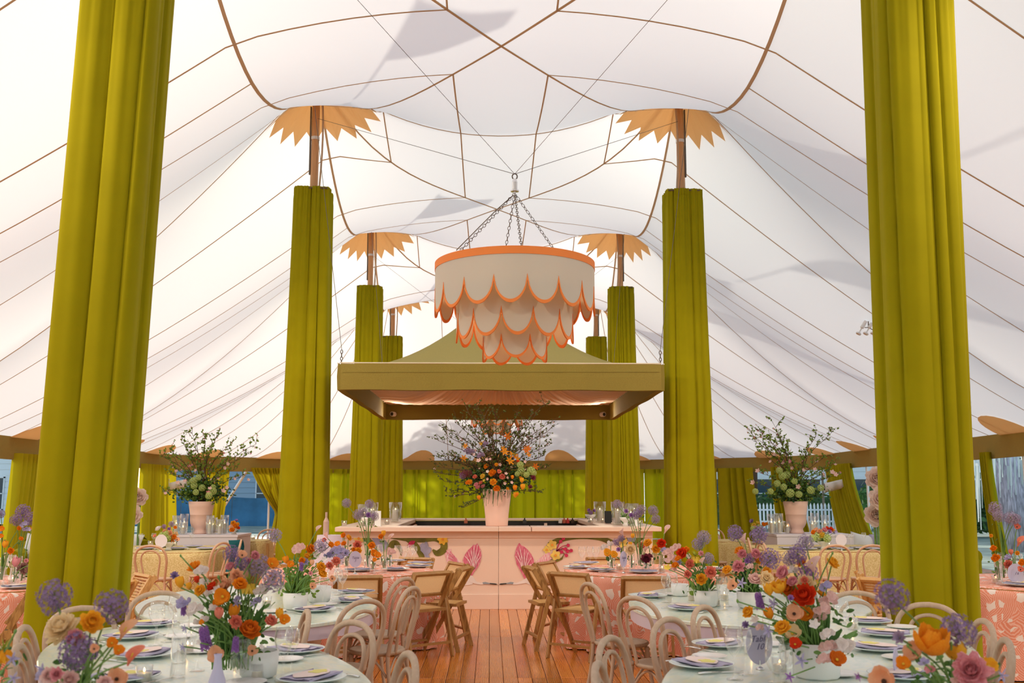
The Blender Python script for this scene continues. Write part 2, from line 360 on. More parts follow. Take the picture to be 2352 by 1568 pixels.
for k in range(4):
    ya, yb = ROWS[k], ROWS[k + 1]; ym = (ya + yb) / 2; h = (yb - ya) / 2
    if k: ribbon(seg((-XR, ya), (XR, ya), 24), .028)
    if k == 3: ribbon(seg((-XR, yb), (XR, yb), 24), .028)
    ribbon(seg((-XR, ya), (XR, yb), 30), .032); ribbon(seg((XR, ya), (-XR, yb), 30), .032)
    for sx in (-1, 1):
        for q in (.62, 1.9):
            ribbon(seg((sx * q, ya), (sx * q, ym - h * q / 3), 8)); ribbon(seg((sx * q, ym + h * q / 3), (sx * q, yb), 8))
            for sg in (-1, 1): ribbon(seg((sx * q, ym + sg * h * q / 3), (sx * XE, ym + sg * h * q / 3), 26), .018)
        ribbon(seg((sx * XR, ym), (sx * XE, ym), 18), .018)
        ribbon(seg((sx * XR, yb), (sx * XE, yb), 18), .024)
y0 = ROWS[-1]
for sx in (-1, 1):
    for i in range(1, 8):
        a = pi / 2 * i / 7.5; d = (sx * cos(a), sin(a)); E = eave_hit((sx * XR, y0), d)
        ribbon(seg((sx * XR, y0), (sx * XR + d[0] * E, y0 + d[1] * E), 16), .018)
    for q in (.5, 1.6): ribbon(seg((sx * q, y0), (sx * q, y0 + eave_hit((sx * q, y0), (0, 1))), 12), .018)
# star-shaped reinforcement round every pole, conforming to the cloth
def star(cx, cy, n=16, r1=.98, r0=.77):
    mb = MB(); vs = []; NR = 6; na = n * 2
    for j in range(NR + 1):
        for i in range(na):
            rr = (r1 if i % 2 else r0) * (.08 + .92 * j / NR); a = 2 * pi * i / na; sl_ = abs(surf(cx + cos(a) * .7, cy + sin(a) * .7) - surf(cx + cos(a) * .1, cy + sin(a) * .1)) / .6; rr *= 1.33 / sqrt(1 + sl_ * sl_); x = cx + cos(a) * rr; y = cy + sin(a) * rr
            vs.append((x, y, surf(x, y) - .05 - (.02 if i % 2 else 0)))
    fs = [(j * na + i, j * na + (i + 1) % na, (j + 1) * na + (i + 1) % na, (j + 1) * na + i) for j in range(NR) for i in range(na)]
    mb.add(vs, fs).build('peak_patch', M['patch'], ceiling)
for k in range(1, 5):
    for sx in (-1, 1): star(sx * XR, ROWS[k])
# eave curve as a list of plan points, clockwise from the left front corner round the back to the right front corner
EAVE = [(-XE, ROWS[0] + .3 * i) for i in range(int((ROWS[-1] - ROWS[0]) / .3) + 1)]
for i in range(1, 120):
    a = pi - pi * i / 120; EAVE.append((XE * (1 if cos(a) > 0 else -1) * abs(cos(a)) ** (2 / EXN), ROWS[-1] + YB * abs(sin(a)) ** (2 / EXN)))
EAVE += [(XE, ROWS[-1] - .3 * i) for i in range(int((ROWS[-1] - ROWS[0]) / .3) + 1)]
EL = [0]
for i in range(1, len(EAVE)): EL.append(EL[-1] + hypot(EAVE[i][0] - EAVE[i - 1][0], EAVE[i][1] - EAVE[i - 1][1]))
def epos(s):
    s = max(0, min(EL[-1] - 1e-6, s)); lo = 0; hi = len(EL) - 1
    while hi - lo > 1:
        m = (lo + hi) // 2
        if EL[m] <= s: lo = m
        else: hi = m
    t = (s - EL[lo]) / max(1e-9, EL[hi] - EL[lo]); a, b = EAVE[lo], EAVE[hi]
    d = Vector((b[0] - a[0], b[1] - a[1])).normalized()
    return (a[0] + (b[0] - a[0]) * t, a[1] + (b[1] - a[1]) * t), (d.y, -d.x)       # point, inward normal
def spx(px):            # arc position on the eave that the photograph shows in this column
    best = None
    for i in range(0, 2001):
        s = EL[-1] * i / 2000; (x, y), _ = epos(s)
        if y < 3: continue
        v = MQ.transposed() @ (Vector((x, y, 2.2)) - CAM); u = 1176 - v.x / v.z * FPX
        if best is None or abs(u - px) < best[0]: best = (abs(u - px), s)
    return best[1]
# valence, in lengths between the side poles
NVAL = 22; edges = [EL[-1] * i / NVAL for i in range(NVAL + 1)]
for i in range(NVAL):
    s0, s1 = edges[i], edges[i + 1]; mb = MB(); n = 14; vs = []
    for j in range(n + 1):
        (x, y), (nx, ny) = epos(s0 + (s1 - s0) * j / n); sag = .02 * sin(pi * j / n)
        for (o, z) in ((0, ZE + .03 - sag), (.05, ZE + .03 - sag), (.055, ZV - sag * .5 + .006 * sin(j * 1.7)), (.015, ZV - sag * .5)): vs.append((x + nx * o, y + ny * o, z))
    fs = [(j * 4 + k, j * 4 + (k + 1) % 4, j * 4 + 4 + (k + 1) % 4, j * 4 + 4 + k) for j in range(n) for k in range(4)] + [(0, 1, 2, 3), (n * 4 + 3, n * 4 + 2, n * 4 + 1, n * 4)]
    mb.add(vs, fs).build('valence', M['linenval'], ceiling)
# half-round patches at the side poles and the slender side poles themselves
s = 1.2; sidepoles = []
while s < EL[-1] - 1:
    (x, y), (nx, ny) = epos(s); tx, ty = -ny, nx; vs = []
    for j in range(5):
        for i in range(13):
            a = pi * i / 12; r = .62 * j / 4; px_, py_ = x + tx * cos(a) * r + nx * sin(a) * r * 1.1, y + ty * cos(a) * r + ny * sin(a) * r * 1.1
            vs.append((px_ + nx * .02, py_ + ny * .02, surf(px_ + nx * .02, py_ + ny * .02) - .03))
    MB().add(vs, [(j * 13 + i, j * 13 + i + 1, j * 13 + 14 + i, j * 13 + 13 + i) for j in range(4) for i in range(12)]).build('eave_patch', M['patch'], ceiling)
    sidepoles.append((x, y, nx, ny)); s += 2.62
# ------------------------------------------------------------------ floor of pine planks laid away from the camera
floor = tag(MB().box((0, 13.5, -.06), (20.4, 46, .09)).build('floor', mat('under_floor', (.40, .15, .05), .5, var=.25, vs=3, aniso=(8, .8, 1))), 'varnished orange pine plank floor', None, None, 'structure')
rows_y = [6.3, 8.84, 11.3, 13.76]; PW = .122
pm = {}
for r_ in range(3):
    yl = rows_y[r_ + 1] - rows_y[r_]
    for i in range(-28, 28):
        wv_ = rnd.choice((0, 1, 2)); key = (r_, wv_)
        if key not in pm: pm[key] = MB().bbox((0, 0, 0), (PW - .005, yl - .006, .02 + .0012 * wv_), .0025).mesh('plank', M['plank'])
        o = ob('plank', pm[key], floor, (i * PW + PW / 2, (rows_y[r_] + rows_y[r_ + 1]) / 2, -.009))
fl = MB()
for y0_, y1_ in ((-8, 6.3), (13.76, 16.2), (16.2, 18.7), (18.7, 21.1), (21.1, 23.5), (23.5, 26), (26, 36)):
    for i in range(-80, 80):
        x0_ = i * PW + .003; x1_ = x0_ + PW - .006
        if y0_ > 25 and abs(x0_) > 7: continue
        fl.add([(x0_, y0_ + .003, .001), (x1_, y0_ + .003, .001), (x1_, y1_ - .003, .001), (x0_, y1_ - .003, .001)], [(0, 1, 2, 3)])
for i in list(range(-80, -28)) + list(range(28, 80)):
    x0_ = i * PW + .003; x1_ = x0_ + PW - .006
    for q in range(3): fl.add([(x0_, rows_y[q] + .003, .001), (x1_, rows_y[q] + .003, .001), (x1_, rows_y[q + 1] - .003, .001), (x0_, rows_y[q + 1] - .003, .001)], [(0, 1, 2, 3)])
far = fl.build('far_planks', M['plank'], floor); far['kind'] = 'stuff'
# ------------------------------------------------------------------ poles, pennants, velvet column drapes
PLABEL = {1: 'near', 2: 'second', 3: 'third', 4: 'rear'}
def drape(cx, cy, H, wt, wb, seed, lab, lean=0):
    q = random.Random(seed); NA, NZ = 384, 40; cuts = [0.0]
    while cuts[-1] < 1: cuts.append(cuts[-1] + q.choice((.03, .05, .08, .12, .16)))
    cuts = [c_ / cuts[-1] for c_ in cuts]; skew = [q.choice((.55, .75, 1.5, 2.0)) for _ in cuts]
    def fold(u, v):
        u = (u + .012 * sin(v * 2.2 + seed)) % 1.0
        for i in range(len(cuts) - 1):
            if u < cuts[i + 1]:
                w_ = cuts[i + 1] - cuts[i]; t_ = (u - cuts[i]) / w_; return (sin(pi * t_ ** skew[i]) ** .5 - .6) * (.04 + .42 * w_) * (1 - .35 * v)
        return 0
    ph = [q.uniform(0, 6.28) for _ in range(8)]
    n1, n2, n3 = q.choice((5, 6)), q.choice((9, 11)), q.choice((17, 19))
    root = thing('column_drape', lab, 'curtain', (cx, cy, 0), 0, 'olive velvet drapes round the tent poles')
    def ring(u, v):
        a = 2 * pi * u; z = H * v; top = v ** 3
        c, s_ = cos(a), sin(a); e = 1 / (abs(c) ** 7 + abs(s_) ** 7) ** (1 / 7); e2 = 1 / (abs(c) ** 3 + abs(s_) ** 3) ** (1 / 3)
        w = (wb + (wt - wb) * v ** .8) / 2; base = w * (e * (.35 + .65 * v) + e2 * .65 * (1 - v)) * (1 - .04 * (1 - v))
        big = (abs(sin(n1 * a / 2 + ph[0] + .25 * sin(v * 2 + ph[5]))) ** .55 - .72) * .115 * (1 - .55 * v)
        mid = (abs(sin(n2 * a / 2 + ph[1] + .5 * sin(a + ph[3]))) ** .7 - .6) * .06 * (1 - .3 * v)
        fine = sin(n3 * a + ph[2]) * .008 + sin(2.5 * n3 * a + ph[4]) * .010 * v ** 8
        r = base + fold(u, v) * (wb / .78) * .95 + (big * .25 + fine * (.35 + .65 * v ** 4)) * (wb / .78)
        if v > .985: r -= .012
        return (cos(a) * r + lean * z / H, sin(a) * r, z)
    MB().grid(ring, NA, NZ, cu=True).build('velvet_panel', M['olive'], root, smooth=True)
    hd = MB().grid(lambda u, v: tuple(Vector(ring(u, 1 - .012 * v)) * 1.0 + Vector((cos(2 * pi * u) * .008 + 0, sin(2 * pi * u) * .008, .028 * (1 - v)))), NA, 2, cu=True)
    hd.build('gathered_heading', M['olive'], root, smooth=True)
    hs = wt / 2 * .93; fr = MB()
    for a, b in (((-hs, -hs), (hs, -hs)), ((hs, -hs), (hs, hs)), ((hs, hs), (-hs, hs)), ((-hs, hs), (-hs, -hs))): fr.tube([(a[0], a[1], H + .0), (b[0], b[1], H + .0)], .012, 6)
    for a in ((-hs, 0), (hs, 0), (0, hs), (0, -hs)): fr.tube([(0, 0, H - .02), (a[0], a[1], H - .0)], .01, 6)
    fr.build('rod_frame', M['steel'], root)
side = {-1: 'left', 1: 'right'}
for k in range(1, 5):
    for sx in (-1, 1):
        x, y = sx * XR, ROWS[k]; ztop = PK[k] - .02; root = thing('tent_pole', f'round pine tent pole rising from the {PLABEL[k]} {side[sx]} olive drape', 'pole', (x, y, 0), 0, 'pine poles under the tent peaks')
        lean = -sx * -.0
        MB().lathe([(.068, 0), (.068, 5.6), (.062, ztop - .6), (.058, ztop)], 12).build('pole_shaft', M['pole'], root, smooth=True)
        MB().lathe([(.066, ztop - 1.16), (.071, ztop - 1.16), (.071, ztop - 1.11), (.066, ztop - 1.11)], 12).build('white_band', M['whitem'], root)
        MB().bar((sx * .075, -.01, ztop - 1.75), (sx * .08, -.01, ztop - .6), .02, .05).build('cleat_plate', M['steel'], root)
        MB().tube([(-sx * .1 + sx * .0 + .04 * sin(i * .5), -.06 - .05 * sin(i * .4), ztop - .3 - i * .28) for i in range(9)], .016, 5).build('hanging_strap', M['seam'], root)
        wt, wb = .54, .82
        drape(x, y, 6.38 if k < 4 else 6.05, .56 if k == 1 else wt, .60 if k == 1 else .78, 10 * k + sx, f'{PLABEL[k]} {side[sx]} olive velvet drape wrapped round its tent pole', lean=.13 if k == 1 else 0)
        fz = ztop + .15; fl_ = MB().tube([(0, 0, 0), (0, 0, 1.9)], .02, 6)
        pr = thing('pennant', f'pennant flying above the {PLABEL[k]} {side[sx]} tent peak', 'flag', (x, y, fz)); fl_.build('flag_staff', M['pole'], pr)
        MB().grid(lambda u, v: (1.25 * u, .15 * sin(u * 4), 1.85 - (v * 1.0) * (1 - .75 * u) - .25 * u), 12, 5).build('flag_cloth', M['whitem'], pr)
# ------------------------------------------------------------------ wall curtains hung below the valence
def wall_curtain(t0, t1, b0, b1, lab, mt, name='wall_curtain', nf=None, seed=0, tie=None, group=None, H=ZV + .12, off=.13):
    q = random.Random(seed); s0, s1, c0, c1 = spx(t0), spx(t1), spx(b0), spx(b1)
    Lw = abs(s1 - s0); nf = nf or max(4, int(Lw / .34)); ph = q.uniform(0, 6); nu = nf * 18; nv = 20
    def f(u, v):
        e = v ** 1.5 if tie is None else (min(1, v / .62)) ** 1.2
        sa = s0 + (s1 - s0) * u; sb = c0 + (c1 - c0) * u
        if tie:
            mid = c0 + (c1 - c0) * tie; sb2 = mid + (sb - mid) * (.55 + .45 * max(0, (v - .62) / .38)); sb = sb2
        ss = sa + (sb - sa) * e; (x, y), (nx, ny) = epos(ss)
        k = (.62 - abs(sin(nf * pi * u + ph + 1.1 * sin(u * 7 + ph) + .4 * sin(u * 17))) ** .6) * -(.19 + .03 * v) + .02 * sin(nf * .37 * 2 * pi * u + ph * 2) * v
        return (x + nx * (off + k), y + ny * (off + k), H - (H - .02) * v)
    o = MB().grid(f, nu, nv).build(name, mt, smooth=True)
    return tag(o, lab, 'curtain', group)
bk = [640 + (1735 - 640) * i / 13 for i in range(14)]
for i in range(13):
    m_ = M['sheer'] if i >= 1 and i <= 10 else M['sheeryel'] if i == 0 else M['olive']
    wall_curtain(bk[i] - 2, bk[i + 1] + 2, bk[i] - 2, bk[i + 1] + (24 if i == 12 else 2), f'{"bright" if i < 11 else "darker"} olive back wall curtain, {lr(i, 13)} of thirteen', m_, seed=i, group='olive curtains along the back wall')
wall_curtain(574, 642, 622, 662, 'yellow olive curtain swept aside left of the second left drape', M['sheeryel'], seed=31, nf=9, tie=.6)
wall_curtain(462, 520, 482, 502, 'narrow tied curtain behind the left blossom urn', M['sheeryel'], seed=32, nf=6)
wall_curtain(318, 392, 325, 404, 'sunlit yellow olive curtain right of the near left drape', M['sheeryel'], seed=33, nf=9)
wall_curtain(24, 128, 8, 100, 'gathered yellow olive curtain at the left edge', M['sheeryel'], seed=34, nf=12)
wall_curtain(150, 300, 170, 290, 'olive curtain hidden mostly behind the near left drape', M['sheeryel'], seed=44, nf=12)
wall_curtain(1775, 1842, 1790, 1872, 'olive curtain behind the right blossom urn', M['olive'], seed=35, nf=8)
wall_curtain(1908, 1968, 1936, 2026, 'dark olive curtain beside the near right drape', M['olive'], seed=36, nf=9)
wall_curtain(2272, 2288, 2292, 2318, 'olive curtain edge right of the near right drape', M['olive'], seed=37, nf=5)
for i, (px, w_) in enumerate(((380, 'left'), (1945, 'right'))):
    s = spx(px); (x, y), (nx, ny) = epos(s); root = thing('rolled_clear_wall', f'white rolled tent wall tied up above the {w_} curtain', 'tarp', (x + nx * .35, y + ny * .35, 1.75))
    MB().grid(lambda u, v: ((u - .5) * .62, .09 * cos(2 * pi * v) + .02 * sin(u * 14), .13 * sin(2 * pi * v) + .14 * (u - .5)), 12, 12).build('vinyl_roll', M['whitem'], root, smooth=True)
    MB().tube([(-.25 + .05 * cos(a_ / 3), .1 * sin(a_ / 4), .2 - .03 * a_) for a_ in range(14)], .012, 6).build('rope', M['whitem'], root)
    root.rotation_euler = (0, 0, 0)
npole = 0
for i, (x, y, nx, ny) in enumerate(sidepoles):
    if not (10 < y): continue
    o = MB().tube([(0, 0, 0), (0, 0, ZE - .03)], .035, 8).build('side_pole', M['whitem'], loc=(x - nx * .06, y - ny * .06, 0))
    npole += 1; tag(o, f'slim white side pole under the eave behind the curtains, {lr(npole - 1, 27) if npole < 14 else lr(min(26, npole - 1), 27)}', 'pole', 'side poles along the tent eave')
for i, (px, dx) in enumerate(((585, -36), (1850, 60), (2310, 70), (335, -14))):
    s = spx(px); (x, y), (nx, ny) = epos(s)
    a = Vector((x - nx * .05, y - ny * .05, ZE)); b = Vector((x - nx * 2.2, y - ny * 2.2, 0)); b.x += dx / 2313 * y
    o = MB().tube([Vector((0, 0, 0)), b - a], .045 if i == 0 else .03, 6).build('guy_strap', M['whitem'], loc=a)
    tag(o, ['pale guy strap slanting down outside the left opening', 'pale guy strap outside the right blossom urn', 'guy strap outside the far right opening', 'guy strap outside beside the near left drape'][i], 'strap')
# ------------------------------------------------------------------ outside
ground = tag(MB().box((0, 40, -.25), (160, 150, .1)).build('ground', mat('pale_gravel', (.22, .26, .20), .9, var=.3, vs=1.5)), 'pale gravel and lawn outside the tent', None, None, 'structure')
M['fenceblue'] = mat('blue_mesh_tarp', (.035, .14, .26), .7, var=.25, vs=1.2); M['wallw'] = mat('pale_render', (.82, .84, .86), .8); M['wallb'] = mat('blue_grey_clapboard', (.32, .42, .52), .8)
M['pane'] = mat('dark_pane', (.04, .07, .10), .1)
def house(loc, w, h, lab, wm, cols, rz=0, rows=2):
    root = thing('house', lab, 'building', loc, rz)
    b = MB().box((0, 3, h / 2), (w, 6, h)); b.build('wall', wm, root)
    rf = MB(); rf.add([(-w / 2 - .3, -.4, h), (w / 2 + .3, -.4, h), (w / 2 + .3, 6.4, h), (-w / 2 - .3, 6.4, h), (-w / 2 - .3, 3, h + 2), (w / 2 + .3, 3, h + 2)], [(0, 1, 5, 4), (2, 3, 4, 5), (0, 4, 3), (1, 2, 5), (0, 3, 2, 1)]).build('roof', M['wallb'], root)
    nb = int(h / .3)
    for i in range(nb): pass
    cb = MB()
    for i in range(nb): cb.box((0, -.02, .15 + i * .3), (w, .03, .27))
    c = cb.build('clapboards', wm, root); c['kind'] = 'stuff'
    for i in range(cols):
        x = -w / 2 + (i + .5) * w / cols
        for r in range(rows):
            z = 1.5 + r * 2.9; f = MB()
            for (a, bb) in (((-.55, 0), (.06, 1.7)), ((.55, 0), (.06, 1.7)), ((0, -.82), (1.16, .08)), ((0, .82), (1.16, .08)), ((0, 0), (1.1, .05))): f.box((x + a[0], -.07, z + a[1]), (bb[0], .08, bb[1]))
            fo = f.build('window_frame', M['whitem'], root); MB().box((x, -.05, z), (1.05, .03, 1.6)).build('pane', M['pane'], fo)
    return root
house((-12.5, 56, 0), 14, 6.5, 'pale blue house seen beyond the left tent opening', M['wallb'], 5)
house((-27, 52, 0), 12, 6.5, 'pale rendered house at the far left beyond the tent', M['wallw'], 4)
house((16.5, 56, 0), 16, 7, 'white house with tall windows beyond the picket fence', M['wallw'], 6)
house((37, 60, 0), 18, 7, 'white house far beyond the mossy trunk at right edge', M['wallw'], 6)
root = thing('tarp_fence', 'blue mesh tarp fence outside the left tent opening', 'fence', (-13, 46, 0))
for i in range(7):
    MB().grid(lambda u, v: ((-8 + i * 2.3) + 2.28 * u, .03 * sin(u * 20 + i) * v, 1.35 - 1.3 * v - .05 * sin(pi * u) * (1 - v)), 12, 6).build('tarp_panel', M['fenceblue'], root)
    MB().tube([(-8 + i * 2.3, .03, 0), (-8 + i * 2.3, .03, 1.4)], .03, 6).build('post', M['steel'], root)
root = thing('picket_fence', 'white picket fence outside beyond the right blossom urn', 'fence', (0, 44, 0))
pk = MB().add([(-.04, 0, 0), (.04, 0, 0), (.04, 0, 1.0), (0, 0, 1.1), (-.04, 0, 1.0), (-.04, .02, 0), (.04, .02, 0), (.04, .02, 1.0), (0, .02, 1.1), (-.04, .02, 1.0)], [(0, 1, 2, 3, 4), (9, 8, 7, 6, 5), (0, 5, 6, 1), (1, 6, 7, 2), (2, 7, 8, 3), (3, 8, 9, 4), (4, 9, 5, 0)]).mesh('picket', M['whitem'])
for i in range(60): ob('picket', pk, root, (10.6 + i * .16, 0, 0))
for z in (.3, .8): MB().box((15.4, .04, z), (9.8, .03, .07)).build('rail', M['whitem'], root)
def leafcloud(pts, n, sz, mt, name, parent, seed=1, flat=False):
    q = random.Random(seed); mb = MB()
    for _ in range(n):
        c, r = q.choice(pts); 
        while True:
            d = Vector((q.uniform(-1, 1), q.uniform(-1, 1), q.uniform(-1, 1)))
            if .25 < d.length < 1: break
        p = Vector(c) + Vector((d.x * r[0], d.y * r[1], d.z * r[2])); a = Vector((q.uniform(-1, 1), q.uniform(-1, 1), q.uniform(-.6, .6))).normalized(); b = a.cross(Vector((q.uniform(-1, 1), q.uniform(-1, 1), q.uniform(-1, 1)))).normalized()
        s_ = sz * q.uniform(.6, 1.3)
        mb.add([p - a * s_, p + b * s_ * .42, p + a * s_, p - b * s_ * .42], [(0, 1, 2, 3)])
    o = mb.build(name, mt, parent); o['kind'] = 'stuff'; return o
def tree(x, y, h, r, lab, seed, n=2600, mt=None, trunk=.22, sz=.3):
    q = random.Random(seed); root = thing('tree', lab, 'tree', (x, y, 0))
    MB().tube([(0, 0, 0), (.1, 0, h * .3), (-.1, .1, h * .55), (0, 0, h * .8)], [trunk, trunk * .8, trunk * .55, trunk * .2], 8).build('trunk', TW, root, smooth=True)
    bl = []
    for i in range(9):
        a = q.uniform(0, 6.28); rr = q.uniform(.2, .75) * r; c = (cos(a) * rr, sin(a) * rr, h * q.uniform(.5, .92)); bl.append((c, (r * .42, r * .42, r * .3)))
        MB().tube([(0, 0, h * .4), (c[0] * .5, c[1] * .5, h * .55), c], [trunk * .4, trunk * .25, .03], 5).build('branch', TW, root)
    leafcloud(bl, n, sz, mt or G1, 'foliage', root, seed); return root
tree(-5.5, 45, 11, 4.4, 'leafy tree behind the back wall, left of centre', 3, 4200)
tree(0.5, 47, 12, 4.8, 'leafy tree behind the back wall at the centre', 4, 4200)
tree(6.5, 46, 11, 4.4, 'leafy tree behind the back wall, right of centre', 5, 4200)
tree(13, 50, 11, 4.0, 'leafy tree by the white house', 6)
tree(20.5, 36, 9, 4.2, 'bushy tree beyond the mossy trunk at the right edge', 12, 4200, G3, .2, .26)
tree(28, 46, 10, 5, 'far tree at the extreme right edge', 13, 4200)
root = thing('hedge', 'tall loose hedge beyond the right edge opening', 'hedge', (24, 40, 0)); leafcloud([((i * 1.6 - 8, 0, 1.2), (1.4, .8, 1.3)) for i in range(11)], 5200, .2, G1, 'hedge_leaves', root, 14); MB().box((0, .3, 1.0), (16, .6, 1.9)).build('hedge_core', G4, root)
tree(-21, 46, 10, 4.0, 'leafy tree beside the blue tarp fence', 8)
tree(-23, 30, 8, 3.0, 'tree seen through the far left opening', 9, 2600, G1, .2, .2)
root = thing('hedge', 'clipped dark hedge between the white house and picket fence', 'hedge', (15.5, 47.5, 0)); leafcloud([((i - 5, 0, .8), (.9, .5, .85)) for i in range(11)], 3600, .14, G1, 'hedge_leaves', root, 4)
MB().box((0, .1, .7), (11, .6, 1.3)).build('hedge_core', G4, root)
root = thing('lamp_post', 'dark lamp post outside the right opening', 'lamp', (15.0, 45.4, 0))
MB().lathe([(.14, 0), (.12, .3), (.06, .5), (.05, 3.2), (.08, 3.3)], 10).build('post', M['steel'], root); MB().lathe([(.1, 3.3), (.2, 3.7), (.22, 3.75), (.05, 3.95)], 10).build('lantern', M['pane'], root)
# trunk with hanging fringe of moss outside the right edge
root = thing('mossy_tree', 'big pale tree trunk with hanging moss at the right edge', 'tree', (14.0, 27, 0))
MB().tube([(0, 0, 0), (-.1, 0, 2), (-.5, 0, 4), (-1.2, 0, 7)], [.55, .42, .38, .3], 12).build('trunk', mat('grey_violet_bark', (.46, .42, .50), .9, var=.45, vs=6, bump=.6, bs=12, aniso=(4, 4, .6)), root, smooth=True)
q = random.Random(5); mb = MB()
for _ in range(420):
    x_, y_, z_ = q.uniform(-2.2, 3.5), q.uniform(-1.2, 1.2), q.uniform(2.2, 4.5); l = q.uniform(.6, 1.8); w_ = q.uniform(.02, .05)
    mb.add([(x_ - w_, y_, z_), (x_ + w_, y_, z_), (x_ + w_ * .5, y_ + .1, z_ - l), (x_ - w_ * .3, y_ + .1, z_ - l)], [(0, 1, 2, 3)])
mo = mb.build('hanging_moss', mat('pale_moss', (.62, .68, .66), .9, trans=.3), root); mo['kind'] = 'stuff'
root = thing('shrub', 'bright green shrub outside the right edge opening', 'shrub', (14.8, 25.0, 0)); leafcloud([((.2, 0, 1.0), (1.0, .8, .8)), ((1, 0, 1.3), (.8, .8, .7))], 1800, .1, G3, 'shrub_leaves', root, 7)
# ------------------------------------------------------------------ the bar
BY = 13.9
bar = thing('bar', 'blush pink island bar painted with vines and pink birds', 'bar', (0, BY, 0))
BH = 1.04
for sx in (-1, 1):
    MB().bbox((sx * 1.06, .03, BH / 2), (2.116, .06, BH), .003).build('front_panel', M['blush'], bar)
    MB().bbox((sx * 1.06, -.012, .10), (2.114, .03, .2), .004).build('plinth', M['blush'], bar)
    MB().bbox((sx * 1.06, -.008, BH - .045), (2.114, .022, .09), .004).build('top_moulding', M['blush'], bar)
    MB().bbox((sx * 2.09, 2.3, BH / 2), (.06, 4.5, BH), .003).build('side_panel', M['blush'], bar)
    MB().bbox((sx * 1.42, 2.3, .9), (.03, 3.4, .22), .003).build('inner_side_panel', M['blush'], bar)
MB().bbox((0, 4.55, BH / 2), (4.2, .06, BH), .003).build('back_panel', M['blush'], bar)
for (a, b) in ((-2.22, .75), (.755, 2.22)): pass
for (cx, w) in ((-1.11, 2.215), (.22, .44), (1.335, 1.77)): MB().bbox((cx, .17, BH + .03), (w, .64, .06), .005).build('counter_slab', M['blushtop'], bar)
for sx in (-1, 1): MB().bbox((sx * 1.83, 2.35, BH + .03), (.78, 3.72, .06), .005).build('counter_slab', M['blushtop'], bar)
MB().bbox((0, 4.3, BH + .045), (4.44, .62, .03), .005).build('counter_slab', M['blushtop'], bar)
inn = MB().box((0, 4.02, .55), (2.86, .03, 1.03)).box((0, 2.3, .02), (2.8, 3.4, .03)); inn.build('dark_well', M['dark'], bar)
MB().box((0, 3.95, .9), (2.86, .1, .03)).build('shelf_lip', M['blush'], bar)
for x in (.85, 0.88): pass
MB().box((.86, 3.9, .93), (.05, .12, .2)).build('shelf_divider', M['blush'], bar)
MB().box((-1.28, .75, 1.0), (.7, .35, .07)).build('lower_shelf', M['blush'], bar)
# painted cut-outs fixed to the front of the bar
COLM = {}
def cm(name, c, **k):
    if name not in COLM: COLM[name] = mat('paint_' + name, c, .6, **k)
    return COLM[name]
vine_g = cm('vine', (.145, .13, .012), var=.35, vs=9); magenta = cm('magenta', (.55, .03, .13), col2=(.78, .33, .42), vs=7, aniso=(14, 1, 2)); wingp = cm('wing_pink', (.74, .22, .32), col2=(.82, .70, .72), vs=6, aniso=(10, 1, 3))
blueg = cm('blue_lilac', (.30, .29, .42), var=.2, vs=8); yel = cm('yellow', (.75, .55, .12), var=.15, vs=12); ora = cm('deep_yellow', (.82, .48, .04), var=.1); ber = cm('berry', (.52, .02, .09), var=.2, vs=20); bwh = cm('bird_white', (.78, .70, .68), var=.06); bgr = cm('bird_grey', (.30, .33, .38)); bblk = cm('bill_black', (.03, .03, .03)); halo = cm('pale_outline', (.82, .62, .52))
def bp(px, py): p = at(px, py, BY - .01); return (p.x, p.z)
def cut(pts, z, mt, name='painted_shape', th=.008, raw=False, par=None):
    P = pts if raw else [bp(*p) for p in pts]
    n = len(P); y = -.005 - z
    vs = [(x, y, h) for x, h in P] + [(x, y + th, h) for x, h in P]
    fs = [tuple(range(n)), tuple(range(2 * n - 1, n - 1, -1))] + [(i, i + n, (i + 1) % n + n, (i + 1) % n) for i in range(n)]
    return MB().add(vs, fs).build(name, mt, par or bar)
def crv(P, n=8):
    out = []
    for i in range(len(P) - 1):
        p0 = P[max(i - 1, 0)]; p1 = P[i]; p2 = P[i + 1]; p3 = P[min(i + 2, len(P) - 1)]
        for j in range(n):
            t = j / n; out.append(tuple(.5 * ((2 * p1[k]) + (-p0[k] + p2[k]) * t + (2 * p0[k] - 5 * p1[k] + 4 * p2[k] - p3[k]) * t * t + (-p0[k] + 3 * p1[k] - 3 * p2[k] + p3[k]) * t ** 3) for k in range(len(p1))))
    out.append(tuple(P[-1])); return out
def band(P, z, mt, name='painted_vine', th=.008):
    C = crv([(bp(p[0], p[1])[0], bp(p[0], p[1])[1], p[2] / 2 * .00605) for p in P], 6)
    mb = MB(); L = []
    for i, c in enumerate(C):
        a = C[max(i - 1, 0)]; b = C[min(i + 1, len(C) - 1)]; dx, dz = b[0] - a[0], b[1] - a[1]; l = hypot(dx, dz) or 1
        L.append(((c[0] - dz / l * c[2], c[1] + dx / l * c[2]), (c[0] + dz / l * c[2], c[1] - dx / l * c[2])))
    vs = []
    for l, r in L: vs += [(l[0], -.005 - z, l[1]), (r[0], -.005 - z, r[1]), (r[0], -.005 - z + th, r[1]), (l[0], -.005 - z + th, l[1])]
    fs = [(i * 4 + k, i * 4 + (k + 1) % 4, i * 4 + 4 + (k + 1) % 4, i * 4 + 4 + k) for i in range(len(L) - 1) for k in range(4)]
    return mb.add(vs, fs).build(name, mt, bar)
